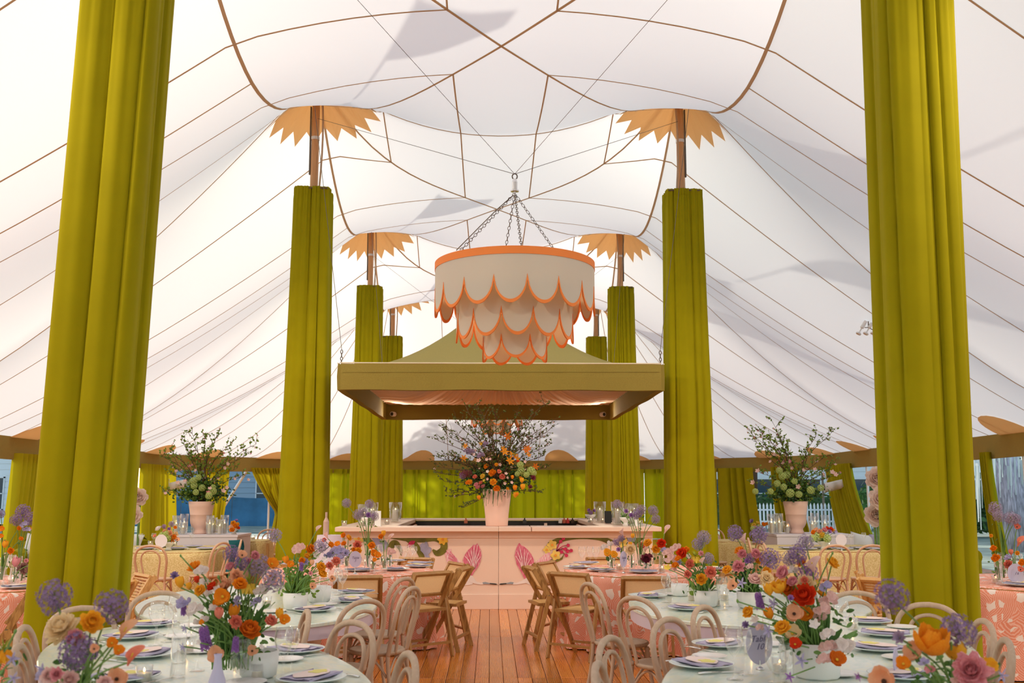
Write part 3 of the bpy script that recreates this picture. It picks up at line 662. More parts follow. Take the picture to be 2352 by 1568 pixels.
def flw(px, py, r, n, z, mt, cmt, name='painted_flower', deep=.28, rot=0):
    x, h = bp(px, py); r *= .00605
    P = [(x + cos(a) * r * (1 - deep * (.5 + .5 * cos(n * a + rot))), h + sin(a) * r * (1 - deep * (.5 + .5 * cos(n * a + rot)))) for a in [2 * pi * i / (n * 8) for i in range(n * 8)]]
    o = cut(P, z, mt, name, raw=True); 
    if cmt: cut([(x + cos(a) * r * .24, h + sin(a) * r * .24) for a in [2 * pi * i / 10 for i in range(10)]], z + .009, cmt, 'flower_centre', th=.004, raw=True, par=None)
    return o
band([(858, 1212, 14), (885, 1226, 12), (925, 1233, 16), (965, 1236, 18), (1000, 1234, 17), (1018, 1246, 16), (1018, 1262, 16), (1004, 1270, 13), (994, 1262, 4)], .002, vine_g)
band([(932, 1236, 10), (952, 1250, 13), (965, 1270, 12), (970, 1284, 12)], .001, vine_g)
band([(816, 1212, 14), (832, 1225, 14), (845, 1240, 12), (872, 1262, 10)], .001, vine_g)
band([(892, 1268, 5), (900, 1252, 15), (908, 1248, 15), (918, 1258, 9), (922, 1275, 3)], .003, vine_g)
flw(1017, 1238, 13, 7, .012, ora, cm('orange', (.78, .3, .03))); flw(824, 1236, 12, 5, .012, yel, cm('orange', (.78, .3, .03)))
cut([(936, 1252), (940, 1244), (946, 1241), (954, 1242), (951, 1249), (944, 1252), (940, 1257)], .012, ber)
cut([(965, 1250), (971, 1246), (974, 1249), (978, 1243), (982, 1246), (984, 1255), (991, 1258), (989, 1267), (984, 1273), (988, 1282), (978, 1280), (972, 1270), (966, 1264)], .012, blueg, 'painted_flower')
cut([(854, 1234), (862, 1236), (870, 1232), (876, 1242), (885, 1240), (893, 1250), (885, 1262), (876, 1268), (870, 1258), (862, 1250)], .010, blueg, 'painted_flower')
cut([(915, 1285), (935, 1279), (950, 1284), (940, 1288), (920, 1289)], .004, vine_g, 'painted_leaf')
# left bird
cut([(1022, 1270), (1026, 1268), (1025, 1262), (1030, 1266), (1031, 1260), (1036, 1261), (1036, 1268), (1044, 1276), (1052, 1284), (1060, 1292), (1062, 1310), (1052, 1335), (1040, 1320), (1030, 1300), (1026, 1288)], .003, wingp, 'painted_wing')
cut([(1063, 1287), (1067, 1275), (1075, 1263), (1084, 1255), (1088, 1250), (1092, 1252), (1096, 1247), (1100, 1254), (1104, 1262), (1106, 1275), (1103, 1290), (1098, 1302), (1090, 1312), (1084, 1322), (1076, 1318), (1070, 1302)], .004, magenta, 'painted_wing')
cut([(1046, 1310), (1060, 1295), (1074, 1305), (1084, 1320), (1092, 1332), (1084, 1342), (1060, 1345), (1046, 1335)], .002, bwh, 'painted_body')
band([(1080, 1330, 12), (1092, 1337, 6), (1103, 1340, 4), (1110, 1339, 5)], .005, bwh, 'painted_neck')
cut([(1108, 1337), (1115, 1336), (1126, 1339), (1126, 1341), (1110, 1341)], .008, bgr, 'painted_head')
cut([(1125, 1338.6), (1138, 1339.5), (1143, 1341.5), (1139, 1342.4), (1125, 1341)], .009, bblk, 'painted_bill')
for (ex, ey) in ((1067, 1276), (1074, 1265), (1082, 1258), (1089, 1253), (1097, 1251), (1103, 1263), (1104, 1278)): band([(1088 + (ex - 1088) * .15, 1306, 1), ((1088 + ex) / 2, (1300 + ey) / 2, 2.6), (ex, ey, 1.2)], .013, wingp, 'painted_feather', .003)
for (ex, ey) in ((1028, 1268), (1034, 1266), (1030, 1280), (1032, 1294), (1036, 1308)): band([(1056, 1300, 1), ((1056 + ex) / 2, (1296 + ey) / 2, 2.4), (ex, ey, 1.2)], .012, magenta, 'painted_feather', .003)
# right bird
for (ex, ey) in ((1184, 1276), (1187, 1264), (1193, 1254), (1204, 1260), (1213, 1268), (1221, 1280), (1224, 1294)): band([(1204 + (ex - 1204) * .15, 1312, 1), ((1204 + ex) / 2, (1306 + ey) / 2, 2.6), (ex, ey, 1.2)], .013, wingp, 'painted_feather', .003)
cut([(1182, 1276), (1185, 1262), (1190, 1250), (1193, 1246), (1197, 1252), (1203, 1254), (1212, 1262), (1220, 1272), (1226, 1284), (1227, 1300), (1220, 1314), (1212, 1326), (1205, 1330), (1196, 1312), (1187, 1296)], .004, magenta, 'painted_wing')
cut([(1232, 1290), (1242, 1280), (1250, 1274), (1252, 1262), (1257, 1268), (1262, 1264), (1262, 1270), (1268, 1272), (1264, 1278), (1268, 1282), (1255, 1290), (1240, 1300)], .005, wingp, 'painted_wing')
cut([(1204, 1326), (1216, 1310), (1230, 1296), (1250, 1300), (1245, 1335), (1225, 1345), (1206, 1338)], .002, bwh, 'painted_body')
band([(1212, 1332, 12), (1198, 1337, 6), (1186, 1340, 4), (1178, 1339, 5)], .005, bwh, 'painted_neck')
cut([(1180, 1337), (1173, 1336), (1162, 1339), (1162, 1341), (1178, 1341)], .008, bgr, 'painted_head')
cut([(1163, 1338.6), (1150, 1339.5), (1146, 1341.5), (1150, 1342.4), (1163, 1341)], .009, bblk, 'painted_bill')
band([(1262, 1252, 14), (1282, 1241, 12), (1310, 1235, 9), (1345, 1233, 9), (1380, 1236, 11), (1408, 1247, 13)], .002, vine_g)
band([(1455, 1246, 14), (1475, 1232, 12), (1492, 1220, 10), (1500, 1212, 10)], .002, vine_g)
for (px, py, r) in ((1268, 1251, 12), (1276, 1275, 12), (1256, 1262, 9), (1430, 1245, 12), (1434, 1232, 8)): flw(px, py, r, 5, .012 if py != 1262 else .008, yel, cm('orange', (.78, .3, .03)))
cut([(1264, 1284), (1276, 1287), (1290, 1280), (1296, 1270), (1292, 1284), (1280, 1290), (1268, 1288)], .004, vine_g, 'painted_leaf')
for (px, py) in ((1288, 1243), (1294, 1236), (1305, 1252), (1299, 1260), (1303, 1266), (1312, 1264), (1290, 1267), (1301, 1275), (1273, 1291)):
    band([(1276 + (px - 1276) * .0 + 2, 1265, 1.2), ((px + 1278) / 2, (py + 1262) / 2 - 3, 1.2), (px, py, 1.2)], .006, ber, 'painted_stem'); flw(px, py, 4.2, 5, .012, ber, None, 'painted_berry', .15)
cut([(1434, 1230), (1446, 1229), (1447, 1221), (1456, 1223), (1466, 1222), (1464, 1232), (1457, 1244), (1446, 1244)], .012, blueg, 'painted_flower')
cut([(1354, 1291), (1362, 1288), (1370, 1290), (1373, 1294), (1355, 1294)], .003, vine_g, 'painted_leaf')
# ------------------------------------------------------------------ canopy above the bar
CF, CR, CW = 14.3, 20.2, 2.31; CB, CT = 3.02, 3.40
cp = thing('bar_canopy', 'square olive linen canopy with pink pleated lining hung above bar', 'canopy', (.04, (CF + CR) / 2, CB)); D2 = (CR - CF) / 2; CH = CT - CB
def slab(a, b, name):
    a = Vector(a); b = Vector(b); d = (b - a).normalized(); nrm = Vector((d.y, -d.x, 0)); n = 24; vs = []
    for i in range(n + 1):
        p = a + (b - a) * i / n
        for (o, z) in ((.05, 0), (.056 + .004 * sin(i * 1.9), CH * .5), (.05, CH), (-.05, CH), (-.05, 0)): vs.append(p + nrm * o + Vector((0, 0, z + .006 * sin(i * .8 + z * 9))))
    fs = [(i * 5 + k, i * 5 + (k + 1) % 5, i * 5 + 5 + (k + 1) % 5, i * 5 + 5 + k) for i in range(n) for k in range(5)] + [(4, 3, 2, 1, 0), tuple(n * 5 + k for k in range(5))]
    v_ = MB().add(vs, fs).build(name, M['linen'], cp)
    MB().tube([a + (b - a) * i / n + nrm * .05 + Vector((0, 0, CH + .008)) for i in range(n + 1)], .010, 6).build('piping', M['piping'], v_)
    MB().bar(a + nrm * .06 + d * .03 + Vector((0, 0, CH * .66)), b + nrm * .06 - d * .03 + Vector((0, 0, CH * .7)), .006, .004).build('crease_seam', M['linen'], v_)
cs = [(-CW, -D2, 0), (CW, -D2, 0), (CW, D2, 0), (-CW, D2, 0)]
for i in range(4): slab(cs[i], cs[(i + 1) % 4], 'valance')
def roofp(u, v):
    a = [(-1, -1), (1, -1), (1, 1), (-1, 1)]; k = min(3, int(u * 4)); t = u * 4 - k; p = (a[k][0] + (a[(k + 1) % 4][0] - a[k][0]) * t, a[k][1] + (a[(k + 1) % 4][1] - a[k][1]) * t)
    w = (1 - v) ** 1.0; z = CH - .03 + 1.75 * (v ** 1.75)
    return (p[0] * (CW - .03) * w, p[1] * (D2 - .03) * w, z - .05 * sin(pi * t) * (1 - v) + .012 * sin(t * 30) * (1 - v) * v)
MB().grid(roofp, 64, 16, cu=True).build('canopy_roof', M['linenroof'], cp, smooth=True)
def lin(u, v):
    a = 2 * pi * u; c, s_ = cos(a), sin(a); e = 1 / max(abs(c), abs(s_)); w = 1 - v * .97
    pl = .055 * (abs(sin(a * 56 + 1.2 * sin(a * 9))) - .5) * (.5 + 1.5 * v if v < .6 else 1.4); x, y = c * e * (CW - .07) * w, s_ * e * (D2 - .07) * w
    return (x, y, .30 + .45 * v ** 1.4 - .12 * sin(pi * min(1, v * 1.6)) ** 2 + pl)
MB().grid(lin, 560, 14, cu=True).build('pleated_lining', M['blushcloth'], cp, smooth=True)
for sx in (-1, 1):
    l_ = MB().lathe([(.0, -.05), (.045, -.05), (.05, 0), (.05, .05), (.0, .05)], 14).build('spot_lamp', M['whitem'], cp); l_.location = (sx * (CW - .20), D2 - .14, .10); l_.rotation_euler = (pi / 2, 0, sx * .5)
    MB().lathe([(0, .051), (.035, .052), (0, .053)], 12, caps=False).build('lamp_lens', M['dark'], l_)
def chain(a, b, name, parent, link=.05, r=.004, n=None):
    a = Vector(a); b = Vector(b); n = n or max(3, int((b - a).length / (link * .8))); d = (b - a).normalized(); mb = MB(); x = d.cross(Vector((0, .3, 1))).normalized(); y = d.cross(x)
    for i in range(n):
        c = a + (b - a) * (i + .5) / n; s_ = x if i % 2 else y
        mb.tube([c + d * (cos(t) * link / 2) + s_ * (sin(t) * link * .26) for t in [2 * pi * k / 8 for k in range(8)]], r, 4, closed=True)
    return mb.build(name, M['steel'], parent)
for sx in (-1, 1):
    for sy in (-1, 1):
        chain((sx * CW, sy * D2, CH), (sx * CW, sy * D2, CH + .2), 'corner_chain', cp, .06, .006)
        top = Vector((sx * 2.75, sy * (D2 + .6), 4.4)); MB().tube([(sx * CW, sy * D2, CH + .2), tuple(top)], .004, 4).build('support_wire', M['steel'], cp)
# ------------------------------------------------------------------ tiered scalloped chandelier
def tier(parent, Rr, ztop, zcusp, zbot, n, name, ph=0, band_=0):
    per = 16; N = n * per; sh = MB(); tr = MB(); T = .006; vs = []
    def zb(i, k=1.0):
        t = (i % per) / per; return zcusp - (zcusp - zbot) * (1 - abs(2 * t - 1) ** 2.0) ** .62
    for i in range(N + 1):
        a = 2 * pi * i / N + ph; b = zb(i)
        for rr, z in ((Rr, b), (Rr, ztop), (Rr - T, ztop), (Rr - T, b)): vs.append((sin(a) * rr, -cos(a) * rr, z))
    sh.add(vs, [(i * 4 + k, i * 4 + (k + 1) % 4, i * 4 + 4 + (k + 1) % 4, i * 4 + 4 + k) for i in range(N) for k in (0, 1, 3)]); 
    sh.add([v for v in vs], [(i * 4 + 2, i * 4 + 3, i * 4 + 7, i * 4 + 6) for i in range(N)], 1)
    o = sh.build(name, [M['shade'], M['shadein']], parent)
    w = .032 * (1 if Rr > .5 else .85); vs = []                         # orange scallop binding, wraps both faces
    for i in range(N + 1):
        a = 2 * pi * i / N + ph; b = zb(i); t = (i % per) / per; ww = w * (1 + 1.1 * abs(2 * t - 1) ** 8)
        for rr, z in ((Rr + .005, b - .004), (Rr + .005, b + ww), (Rr - T - .004, b + ww), (Rr - T - .004, b - .004)): vs.append((sin(a) * rr, -cos(a) * rr, z))
    tr.add(vs, [(i * 4 + k, i * 4 + (k + 1) % 4, i * 4 + 4 + (k + 1) % 4, i * 4 + 4 + k) for i in range(N) for k in range(4)])
    tr.build('scallop_binding', M['orange'], o)
    if band_:
        tb = MB().lathe([(Rr - T - .003, ztop - band_), (Rr + .006, ztop - band_), (Rr + .006, ztop), (Rr - T - .003, ztop)], N // 2); tb.add([], []); tb.build('top_binding', M['orange'], o)
    return o
def chandelier(x, y, lab, ztop=4.19):
    ch = thing('chandelier', lab, 'chandelier', (x, y, ztop)); z = lambda q: q - 4.19
    tier(ch, .925, 0, z(3.82), z(3.575), 16, 'upper_tier', R(7), .085)
    tier(ch, .675, z(3.86), z(3.52), z(3.265), 12, 'middle_tier', R(16))
    tier(ch, .37, z(3.55), z(3.27), z(3.055), 7, 'lower_tier', R(26))
    sp = MB()
    for k in range(4):
        a = R((-42, 190, 3, 128)[k]); p = Vector((sin(a) * .915, -cos(a) * .915, 0)); chain(p, (0, 0, .86), 'chain', ch, .062, .0035)
        sp.tube([(p.x, p.y, -.03), (-p.x, -p.y, -.03)], .008, 5)
        for rr, z0, z1 in ((.66, -.03, -.4), (.36, -.4, -.7)): sp.tube([(p.x * rr / .92, p.y * rr / .92, z0), (p.x * rr / .92, p.y * rr / .92, z1)], .004, 4)
    sp.build('ring_spokes', M['steel'], ch)
    MB().tube([(.02, 0, .84), (.3, -.35, .52), (.5, -.6, .3), (.72, -.56, .0)][:1] + [(-.02, 0, .84), (-.22, -.2, .6), (-.42, -.42, .33), (-.66, -.62, .02)], .006, 5).build('power_cord', M['steel'], ch)
    MB().lathe([(0, .80), (.012, .80), (.014, .88), (.05, .885), (.05, .9), (.03, .91), (.033, 1.0), (.022, 1.04), (0, 1.04)], 12).build('swivel_hub', M['silver'], ch)
    MB().tube([(cos(t) * .03, 0, 1.07 + sin(t) * .035) for t in [2 * pi * k / 12 for k in range(12)]], .008, 5, closed=True).build('hook_ring', M['steel'], ch)
    for i, a in enumerate((0, 2.1, 4.2)):
        b_ = MB().lathe([(0, -.05), (.03, -.03), (.03, .03), (.012, .06), (0, .06)], 10).build('bulb', M['bulb'], ch); b_.location = (cos(a) * .2, sin(a) * .2, -.2)
    return ch
CHX, CHY = .16, 11.35
chandelier(CHX, CHY, 'three-tier cream chandelier with orange scalloped edges in front of canopy')
chandelier(.05, 26.2, 'far scalloped chandelier glimpsed under the canopy behind the branches')
hook = Vector((CHX, CHY, 4.19 + 1.1)); wires = [(-2.95, 7.3, 7.4), (2.95, 15.6, 7.6), (2.95, 7.3, 7.4), (-2.95, 15.6, 7.6)]
for i, w_ in enumerate(wires):
    o = MB().tube([(0, 0, 0), Vector(w_) - hook], .0035, 4).build('support_cable', M['steel'], loc=hook)
    tag(o, ['thin cable from chandelier hook up to the near left peak', 'thin cable from chandelier hook to the second right peak', 'thin cable from chandelier hook up to the near right peak', 'thin cable from chandelier hook to the second left peak'][i], 'cable')
hk2 = Vector((.05, 26.2, 5.29))
for i, w_ in enumerate(((-2.95, 23.5, 7.2), (2.95, 23.5, 7.2))):
    tag(MB().tube([(0, 0, 0), Vector(w_) - hk2], .0035, 4).build('support_cable', M['steel'], loc=hk2), ['thin cable from far chandelier to the third left peak', 'thin cable from far chandelier to the third right peak'][i], 'cable')
d_ = ray(1995, 752); t_ = 4.0
while CAM.z + d_.z * t_ < surf(CAM.x + d_.x * t_, CAM.y + d_.y * t_) - .12: t_ += .02
p_ = CAM + d_ * t_; sl = thing('spotlight_cluster', 'small cluster of three spotlights hanging under the right roof slope', 'lamp', (p_.x, p_.y, p_.z))
MB().tube([(0, 0, 0), (0, 0, surf(p_.x, p_.y) - p_.z)], .01, 6).build('drop_rod', M['steel'], sl)
for i in range(3):
    s_ = MB().lathe([(0, .16), (.03, .16), (.034, .02), (.012, .0), (.012, -.07), (.05, -.10), (.045, -.12), (.0, -.09)], 12).build('lamp_head', [M['whitem'], M['steel']], sl); s_.location = ((i - 1) * .13, 0, -.02); s_.rotation_euler = (0, R(32), 0)
    MB().bar((0, 0, 0), ((i - 1) * .07, 0, -.02 * i), .012, .012).build('bracket', M['steel'], sl)
def lamp(loc, to, W_, col=(1, .80, .58), ang=100, r=.12):
    L_ = bpy.data.lights.new('warm_spot', 'SPOT'); L_.energy = W_; L_.color = col; L_.spot_size = R(ang); L_.spot_blend = .8; L_.shadow_soft_size = r
    o_ = bpy.data.objects.new('warm_spot', L_); COL.objects.link(o_); o_.location = loc; o_.rotation_euler = (Vector(to) - Vector(loc)).to_track_quat('-Z', 'Y').to_euler()
for sx in (-1, 1):                                      # unseen warm spots added under both roof slopes to brighten tables and drapes
    for (yy, W_, tx, ty) in ((6.0, 380, 1.0, 9.5), (4.0, 240, 2.0, 10.0), (11.0, 560, 1.4, 14.5), (18.5, 520, 2.6, 23)):
        zz = surf(sx * 5.2, yy) - .22
        if yy > 3: lamp((sx * 5.2, yy, zz), (sx * tx, ty, .8), W_)
for sx in (-1, 1): lamp((sx * 2.05 + .04, 19.85, 3.06), (sx * .3, 16.0, 3.4), 55, ang=130, r=.05)      # the two lamps inside the canopy
for a in (0, 2.1, 4.2):
    L_ = bpy.data.lights.new('bulb_light', 'POINT'); L_.energy = 5; L_.color = (1, .72, .42); L_.shadow_soft_size = .05; o_ = bpy.data.objects.new('bulb_light', L_); COL.objects.link(o_); o_.location = (CHX + cos(a) * .24, CHY + sin(a) * .24, 3.95)
# ------------------------------------------------------------------ chairs
def bentwood(lab, wm, sm):
    t = thing('bentwood_chair', lab, 'chair')
    MB().lathe([(0, .435), (.17, .435), (.196, .442), (.205, .455), (.2, .468), (.185, .470), (.16, .458), (0, .456)], 28, fr=lambda a: 1 + .03 * sin(a) + .012 * cos(3 * a)).build('seat', sm, t, smooth=True)
    hoop = [(-.165, -.150, .44), (-.178, -.170, .52), (-.193, -.195, .62), (-.203, -.215, .70), (-.192, -.234, .785), (-.155, -.247, .845), (-.085, -.255, .882), (0, -.257, .893)]
    hp = crv(hoop, 4); hp = hp + [(-p[0], p[1], p[2]) for p in hp[-2::-1]]
    MB().tube(hp, .0165, 8).build('back_hoop', wm, t, smooth=True)
    ih = [(-.085, -.172, .452), (-.092, -.185, .52), (-.108, -.205, .62), (-.120, -.222, .70), (-.112, -.235, .765), (-.08, -.246, .808), (-.04, -.250, .826), (0, -.251, .832)]
    ip = crv(ih, 4); ip = ip + [(-p[0], p[1], p[2]) for p in ip[-2::-1]]
    MB().tube(ip, .012, 7).build('inner_hoop', wm, t, smooth=True)
    for sx in (-1, 1):
        MB().tube(crv([(sx * .165, -.150, .47), (sx * .17, -.155, .36), (sx * .175, -.18, .2), (sx * .185, -.23, 0)], 3), [.0165 - .0005 * i for i in range(10)], 8).build('leg', wm, t, smooth=True)
        MB().tube(crv([(sx * .145, .135, .44), (sx * .155, .150, .30), (sx * .17, .17, .15), (sx * .185, .195, 0)], 3), [.0185 - .0007 * i for i in range(10)], 8).build('leg', wm, t, smooth=True)
        MB().tube([(sx * .168, -.145 + .28 * (k / 10), .30 + .125 * sin(pi * k / 10)) for k in range(11)], .009, 6).build('side_arch', wm, t, smooth=True)
    for yy in (.142, -.152): MB().tube([(-.155 + .31 * (k / 10), yy, .30 + .125 * sin(pi * k / 10)) for k in range(11)], .009, 6).build('brace_arch', wm, t, smooth=True)
    return t
def folding(lab, slat=False):
    t = thing('folding_chair', lab, 'chair'); wm = M['foldl'] if slat else M['fold']; g = .215
    for sx in (-1, 1):
        MB().bar((sx * g, -.245, .80), (sx * g, .235, 0), .022, .042, up=(0, 1, 0)).build('leg', wm, t)
        MB().bar((sx * (g + .024), -.085, .535), (sx * (g + .024), -.225, 0), .022, .042, up=(0, 1, 0)).build('leg', wm, t)
        MB().lathe([(0, -.02), (.008, -.02), (.008, .02), (0, .02)], 8).build('pivot_bolt', M['steel'], t).location = (sx * (g + .012), -.082, .52)
    st = MB()
    st.bar((-g, .165, .115), (g, .165, .115), .02, .036, up=(0, 1, 0)).bar((-g - .02, -.192, .13), (g + .02, -.192, .13), .02, .036, up=(0, 1, 0)); st.build('stretcher', wm, t)
    bk = Vector((0, -.245 + .265, -.80 + .36)).normalized(); up = Vector((0, -.51, .86))
    def pt(x, k): return Vector((x, -.222 + .012, .80)) + Vector((0, .48, -.8)).normalized() * k
    fr = MB(); B = .25
    fr.bar(pt(-g, .012), pt(g, .012), .026, .046, up=(0, 1, .6)).bar(pt(-g, B), pt(g, B), .024, .040, up=(0, 1, .6))
    for sx in (-1, 1): fr.bar(pt(sx * (g - .012), 0), pt(sx * (g - .012), B), .04, .024)
    fr.build('back_frame', wm, t)
    if slat:
        for i in range(7): MB().bar(pt(-g + .03, .045 + i * .029), pt(g - .03, .045 + i * .029), .012, .019, up=(0, 1, .6)).build('slat', wm, t)
    else:
        a, b, c, d = pt(-g + .025, .03), pt(g - .025, .03), pt(g - .025, B - .015), pt(-g + .025, B - .015)
        MB().add([a, b, c, d], [(0, 1, 2, 3)]).build('cane_back', M['cane'], t)
    sf = MB()
    for sx in (-1, 1): sf.bar((sx * (g - .055), -.17, .445), (sx * (g - .055), .2, .455), .04, .026)
    sf.bar((-g + .03, .2, .455), (g - .03, .2, .455), .04, .026).bar((-g + .03, -.17, .445), (g - .03, -.17, .445), .04, .026); sf.build('seat_frame', wm, t)
    if slat:
        for i in range(8): MB().bar((-g + .07, -.13 + i * .042, .447 + i * .001), (g - .07, -.13 + i * .042, .447 + i * .001), .026, .012).build('seat_slat', wm, t)
    else: MB().bbox((0, .015, .456), (.30, .34, .01), .003).build('cane_seat', M['caneseat'], t)
    return t
pb = bentwood('x', M['bent'], M['bentseat']); pn = bentwood('x', M['bentn'], M['bentn']); pf = folding('x'); ps = folding('x', True); index_kids(); USED = set()
def chair(proto, x, y, f, lab, group, back=None):
    """x, y is where the top of the chair's back stands; f is the way it faces"""
    l = hypot(*f); f = (f[0] / l, f[1] / l); k = .25 if proto in (pb, pn) else .235
    loc = (x + f[0] * k, y + f[1] * k, 0); rz = face(f)
    if proto.name not in USED:
        USED.add(proto.name); proto.location = loc; proto.rotation_euler = (0, 0, rz); tag(proto, lab, 'chair', group); return proto
    return copy_tree(proto, loc, rz, lab, group)
NG = 'weathered bentwood chairs at the marble tables'
for a in ((-.91, 6.45, (-.75, .62), 'bentwood chair on the aisle at middle left marble table, nearest the camera'),
          (-.83, 5.4, (-.71, -.66), 'weathered bentwood chair turned with its hoop wide on the near left marble table aisle side'),
          (-.80, 8.07, (-.89, .42), 'bentwood chair at middle left marble table, farthest along the aisle'),
          (-.68, 7.3, (-.94, .30), 'edge-on bentwood chair at middle left marble table beside the aisle'),
          (-.46, 4.35, (-.95, -.28), 'bentwood chair at the bottom edge left of the aisle'),
          (-1.17, 5.9, (-.95, -.25), 'bentwood chair squeezed between the two left marble tables'),
          (-2.53, 6.1, (.62, -.70), 'bentwood chair with hoop in front of near left drape'),
          (-2.47, 5.24, (.95, .2), 'bentwood chair left of the near left marble table, the farther of two edge-on'),
          (-2.20, 4.6, (.95, .25), 'bentwood chair left of the near left marble table, the nearer edge-on one'),
          (-2.37, 7.0, (.5, -.80), 'bentwood chair behind wine glasses between near left drape and flowers'),
          (.63, 7.6, (.94, .34), 'edge-on bentwood chair at middle right marble table, farthest along aisle'),
          (.83, 6.6, (.8, .55), 'bentwood chair at the middle right marble table, its hoop turned to aisle'),
          (.84, 5.5, (.75, -.62), 'bentwood chair with wide hoop on the near right marble table aisle side'),
          (.44, 4.8, (.89, -.42), 'bentwood chair right of the aisle near the bottom edge'),
          (.31, 4.08, (.97, -.2), 'bentwood chair cut by the bottom edge right of the aisle'),
          (1.15, 6.07, (.81, -.55), 'bentwood chair squeezed between the two right marble tables'),
          (2.55, 6.17, (-.7, -.68), 'bentwood chair with wide hoop in front of near right drape'),
          (2.5, 5.39, (-.95, .15), 'bentwood chair right of the wide-hooped one at the near right drape'),
          (2.26, 4.7, (-.95, .3), 'edge-on bentwood chair against the coral tablecloth at right edge'),
          (2.38, 6.9, (-.5, -.80), 'bentwood chair behind the white flowers left of near right drape')):
    chair(pb, *a, NG)
CG = 'folding cane chairs at the coral tables'
for a in ((-1.33, 9.4, (-.12, 1), 'cane folding chair seen from behind, directly in front of left coral table'),
          (-.66, 9.85, (-.62, .78), 'cane folding chair at right front of the left coral table'),
          (-.36, 10.45, (-.95, .25), 'edge-on cane folding chair left of the aisle, nearer of two by the bar'),
          (-.45, 11.2, (-.88, -.42), 'cane folding chair left of the aisle, farther of two by the bar'),
          (-.98, 12.05, (-.4, -.9), 'cane folding chair between left coral table and bar'),
          (-2.42, 11.6, (.7, -.65), 'cane folding chair behind left coral table beside the second left drape'),
          (1.30, 9.25, (.06, 1), 'cane folding chair seen from behind, directly in front of right coral table'),
          (.62, 9.72, (.6, .78), 'cane folding chair at left front of the right coral table'),
          (.28, 10.5, (.95, .22), 'edge-on cane folding chair right of the aisle, nearer of two by the bar'),
          (.47, 11.3, (.82, -.45), 'cane folding chair right of the aisle, farther of two by the bar'),
          (1.24, 12.05, (.15, -1), 'cane folding chair between right coral table and bar'),
          (2.3, 9.9, (-.6, .75), 'cane folding chair at right front of the right coral table'),
          (-3.72, 8.15, (-.93, -.34), 'cane folding chair at the left edge beside coral cloth')):
    chair(pf, *a, CG)
SG = 'slatted folding chairs beside the drapes'
for a in ((-3.36, 9.7, (-.72, -.55), 'slatted folding chair right of near left drape, the farther one'),
          (-3.32, 8.9, (-.9, .3), 'slatted folding chair right of near left drape, the nearer one'),
          (3.36, 9.0, (.72, .66), 'slatted folding chair left of near right drape, the nearer one'),
          (3.44, 9.8, (.92, -.3), 'slatted folding chair left of near right drape, the farther one')):
    chair(ps, *a, SG)
YG = 'natural bentwood chairs at the straw-coloured tables'
for a in ((-4.45, 13.05, (.03, 1), 'natural bentwood chair seen from behind at the left straw table'),
          (-5.05, 13.1, (.03, 1), 'natural bentwood chair half hidden behind the near left drape'),
          (-3.72, 13.75, (-.9, .35), 'natural bentwood chair at right end of left straw table'),
          (-3.66, 14.5, (-.9, -.2), 'natural bentwood chair with teal shawl at the left straw table'),
          (4.32, 12.95, (-.02, 1), 'natural bentwood chair seen from behind, left one at right straw table'),
          (4.80, 12.95, (0, 1), 'natural bentwood chair seen from behind, right one at right straw table'),
          (3.68, 14.2, (.9, .1), 'natural bentwood chair at left end of right straw table, nearer'),
          (3.7, 14.9, (.9, -.2), 'natural bentwood chair at left end of right straw table, farther'),
          (-4.15, 18.6, (0, -1), 'natural bentwood chair behind the small far left straw table'),
          (-5.0, 18.3, (.5, -.8), 'natural bentwood chair behind the far left table by the urn plinth'),
          (3.25, 16.2, (.85, .3), 'natural bentwood chair left of the small far right straw table'),
          (4.0, 18.6, (.2, -1), 'natural bentwood chair behind the small far right straw table')):
    chair(pn, *a, YG)
sh = MB().grid(lambda u, v: (.10 * cos(pi * u) * (1 + .25 * v) + .02 * sin(v * 9), .05 * sin(2 * pi * u) * (1 + .3 * v) + .01 * sin(v * 14 + u * 8), .90 - .62 * v), 20, 14, cu=False).build('shawl', mat('teal_cloth', (.01, .12, .15), .9), loc=(-3.72, 14.44, 0), smooth=True)
tag(sh, 'teal shawl draped over a chair at the left straw table', 'shawl')
# ------------------------------------------------------------------ tables
def ell(a, b, t): return (a * cos(t), b * sin(t))
def marble_table(x, y, a, b, rot, lab):
    t = thing('dining_table', lab, 'table', (x, y, 0), rot, 'oval tables with pale green marble tops'); n = 64
    def pr(rs, nn, mt):
        mb = MB(); vs = [(a * cos(2 * pi * i / n) - cos(2 * pi * i / n) * o, b * sin(2 * pi * i / n) - sin(2 * pi * i / n) * o, z) for (o, z) in rs for i in range(n)]
        fs = [(k * n + i, k * n + (i + 1) % n, (k + 1) * n + (i + 1) % n, (k + 1) * n + i) for k in range(len(rs) - 1) for i in range(n)] + [tuple(range(n - 1, -1, -1)), tuple((len(rs) - 1) * n + i for i in range(n))]
        return mb.add(vs, fs).build(nn, mt, t)
    pr([(.01, .735), (0, .738), (0, .755), (.006, .76)], 'marble_top', M['marble']); pr([(.03, .655), (.012, .655), (.012, .735), (.03, .735)], 'apron', M['lav'])
    for (i, j) in ((-1, -1), (1, -1), (1, 1), (-1, 1)):
        MB().lathe([(.05, 0), (.06, .03), (.045, .07), (.035, .12), (.06, .2), (.065, .28), (.04, .34), (.05, .37), (.055, .45), (.03, .5), (.05, .54), (.055, .66)], 16, c=(i * a * .42, j * b * .42, 0)).build('leg', M['blush'], t, smooth=True)
    return t
marble_table(-1.55, 5.0, 1.58, .66, R(120), 'near left oval table with pale green marble top')
marble_table(1.55, 5.0, 1.58, .66, R(60), 'near right oval table with pale green marble top')
marble_table(-1.84, 7.65, 1.42, .86, R(105), 'middle left oval table with pale green marble top')
marble_table(1.82, 7.65, 1.42, .88, R(75), 'middle right oval table with pale green marble top')
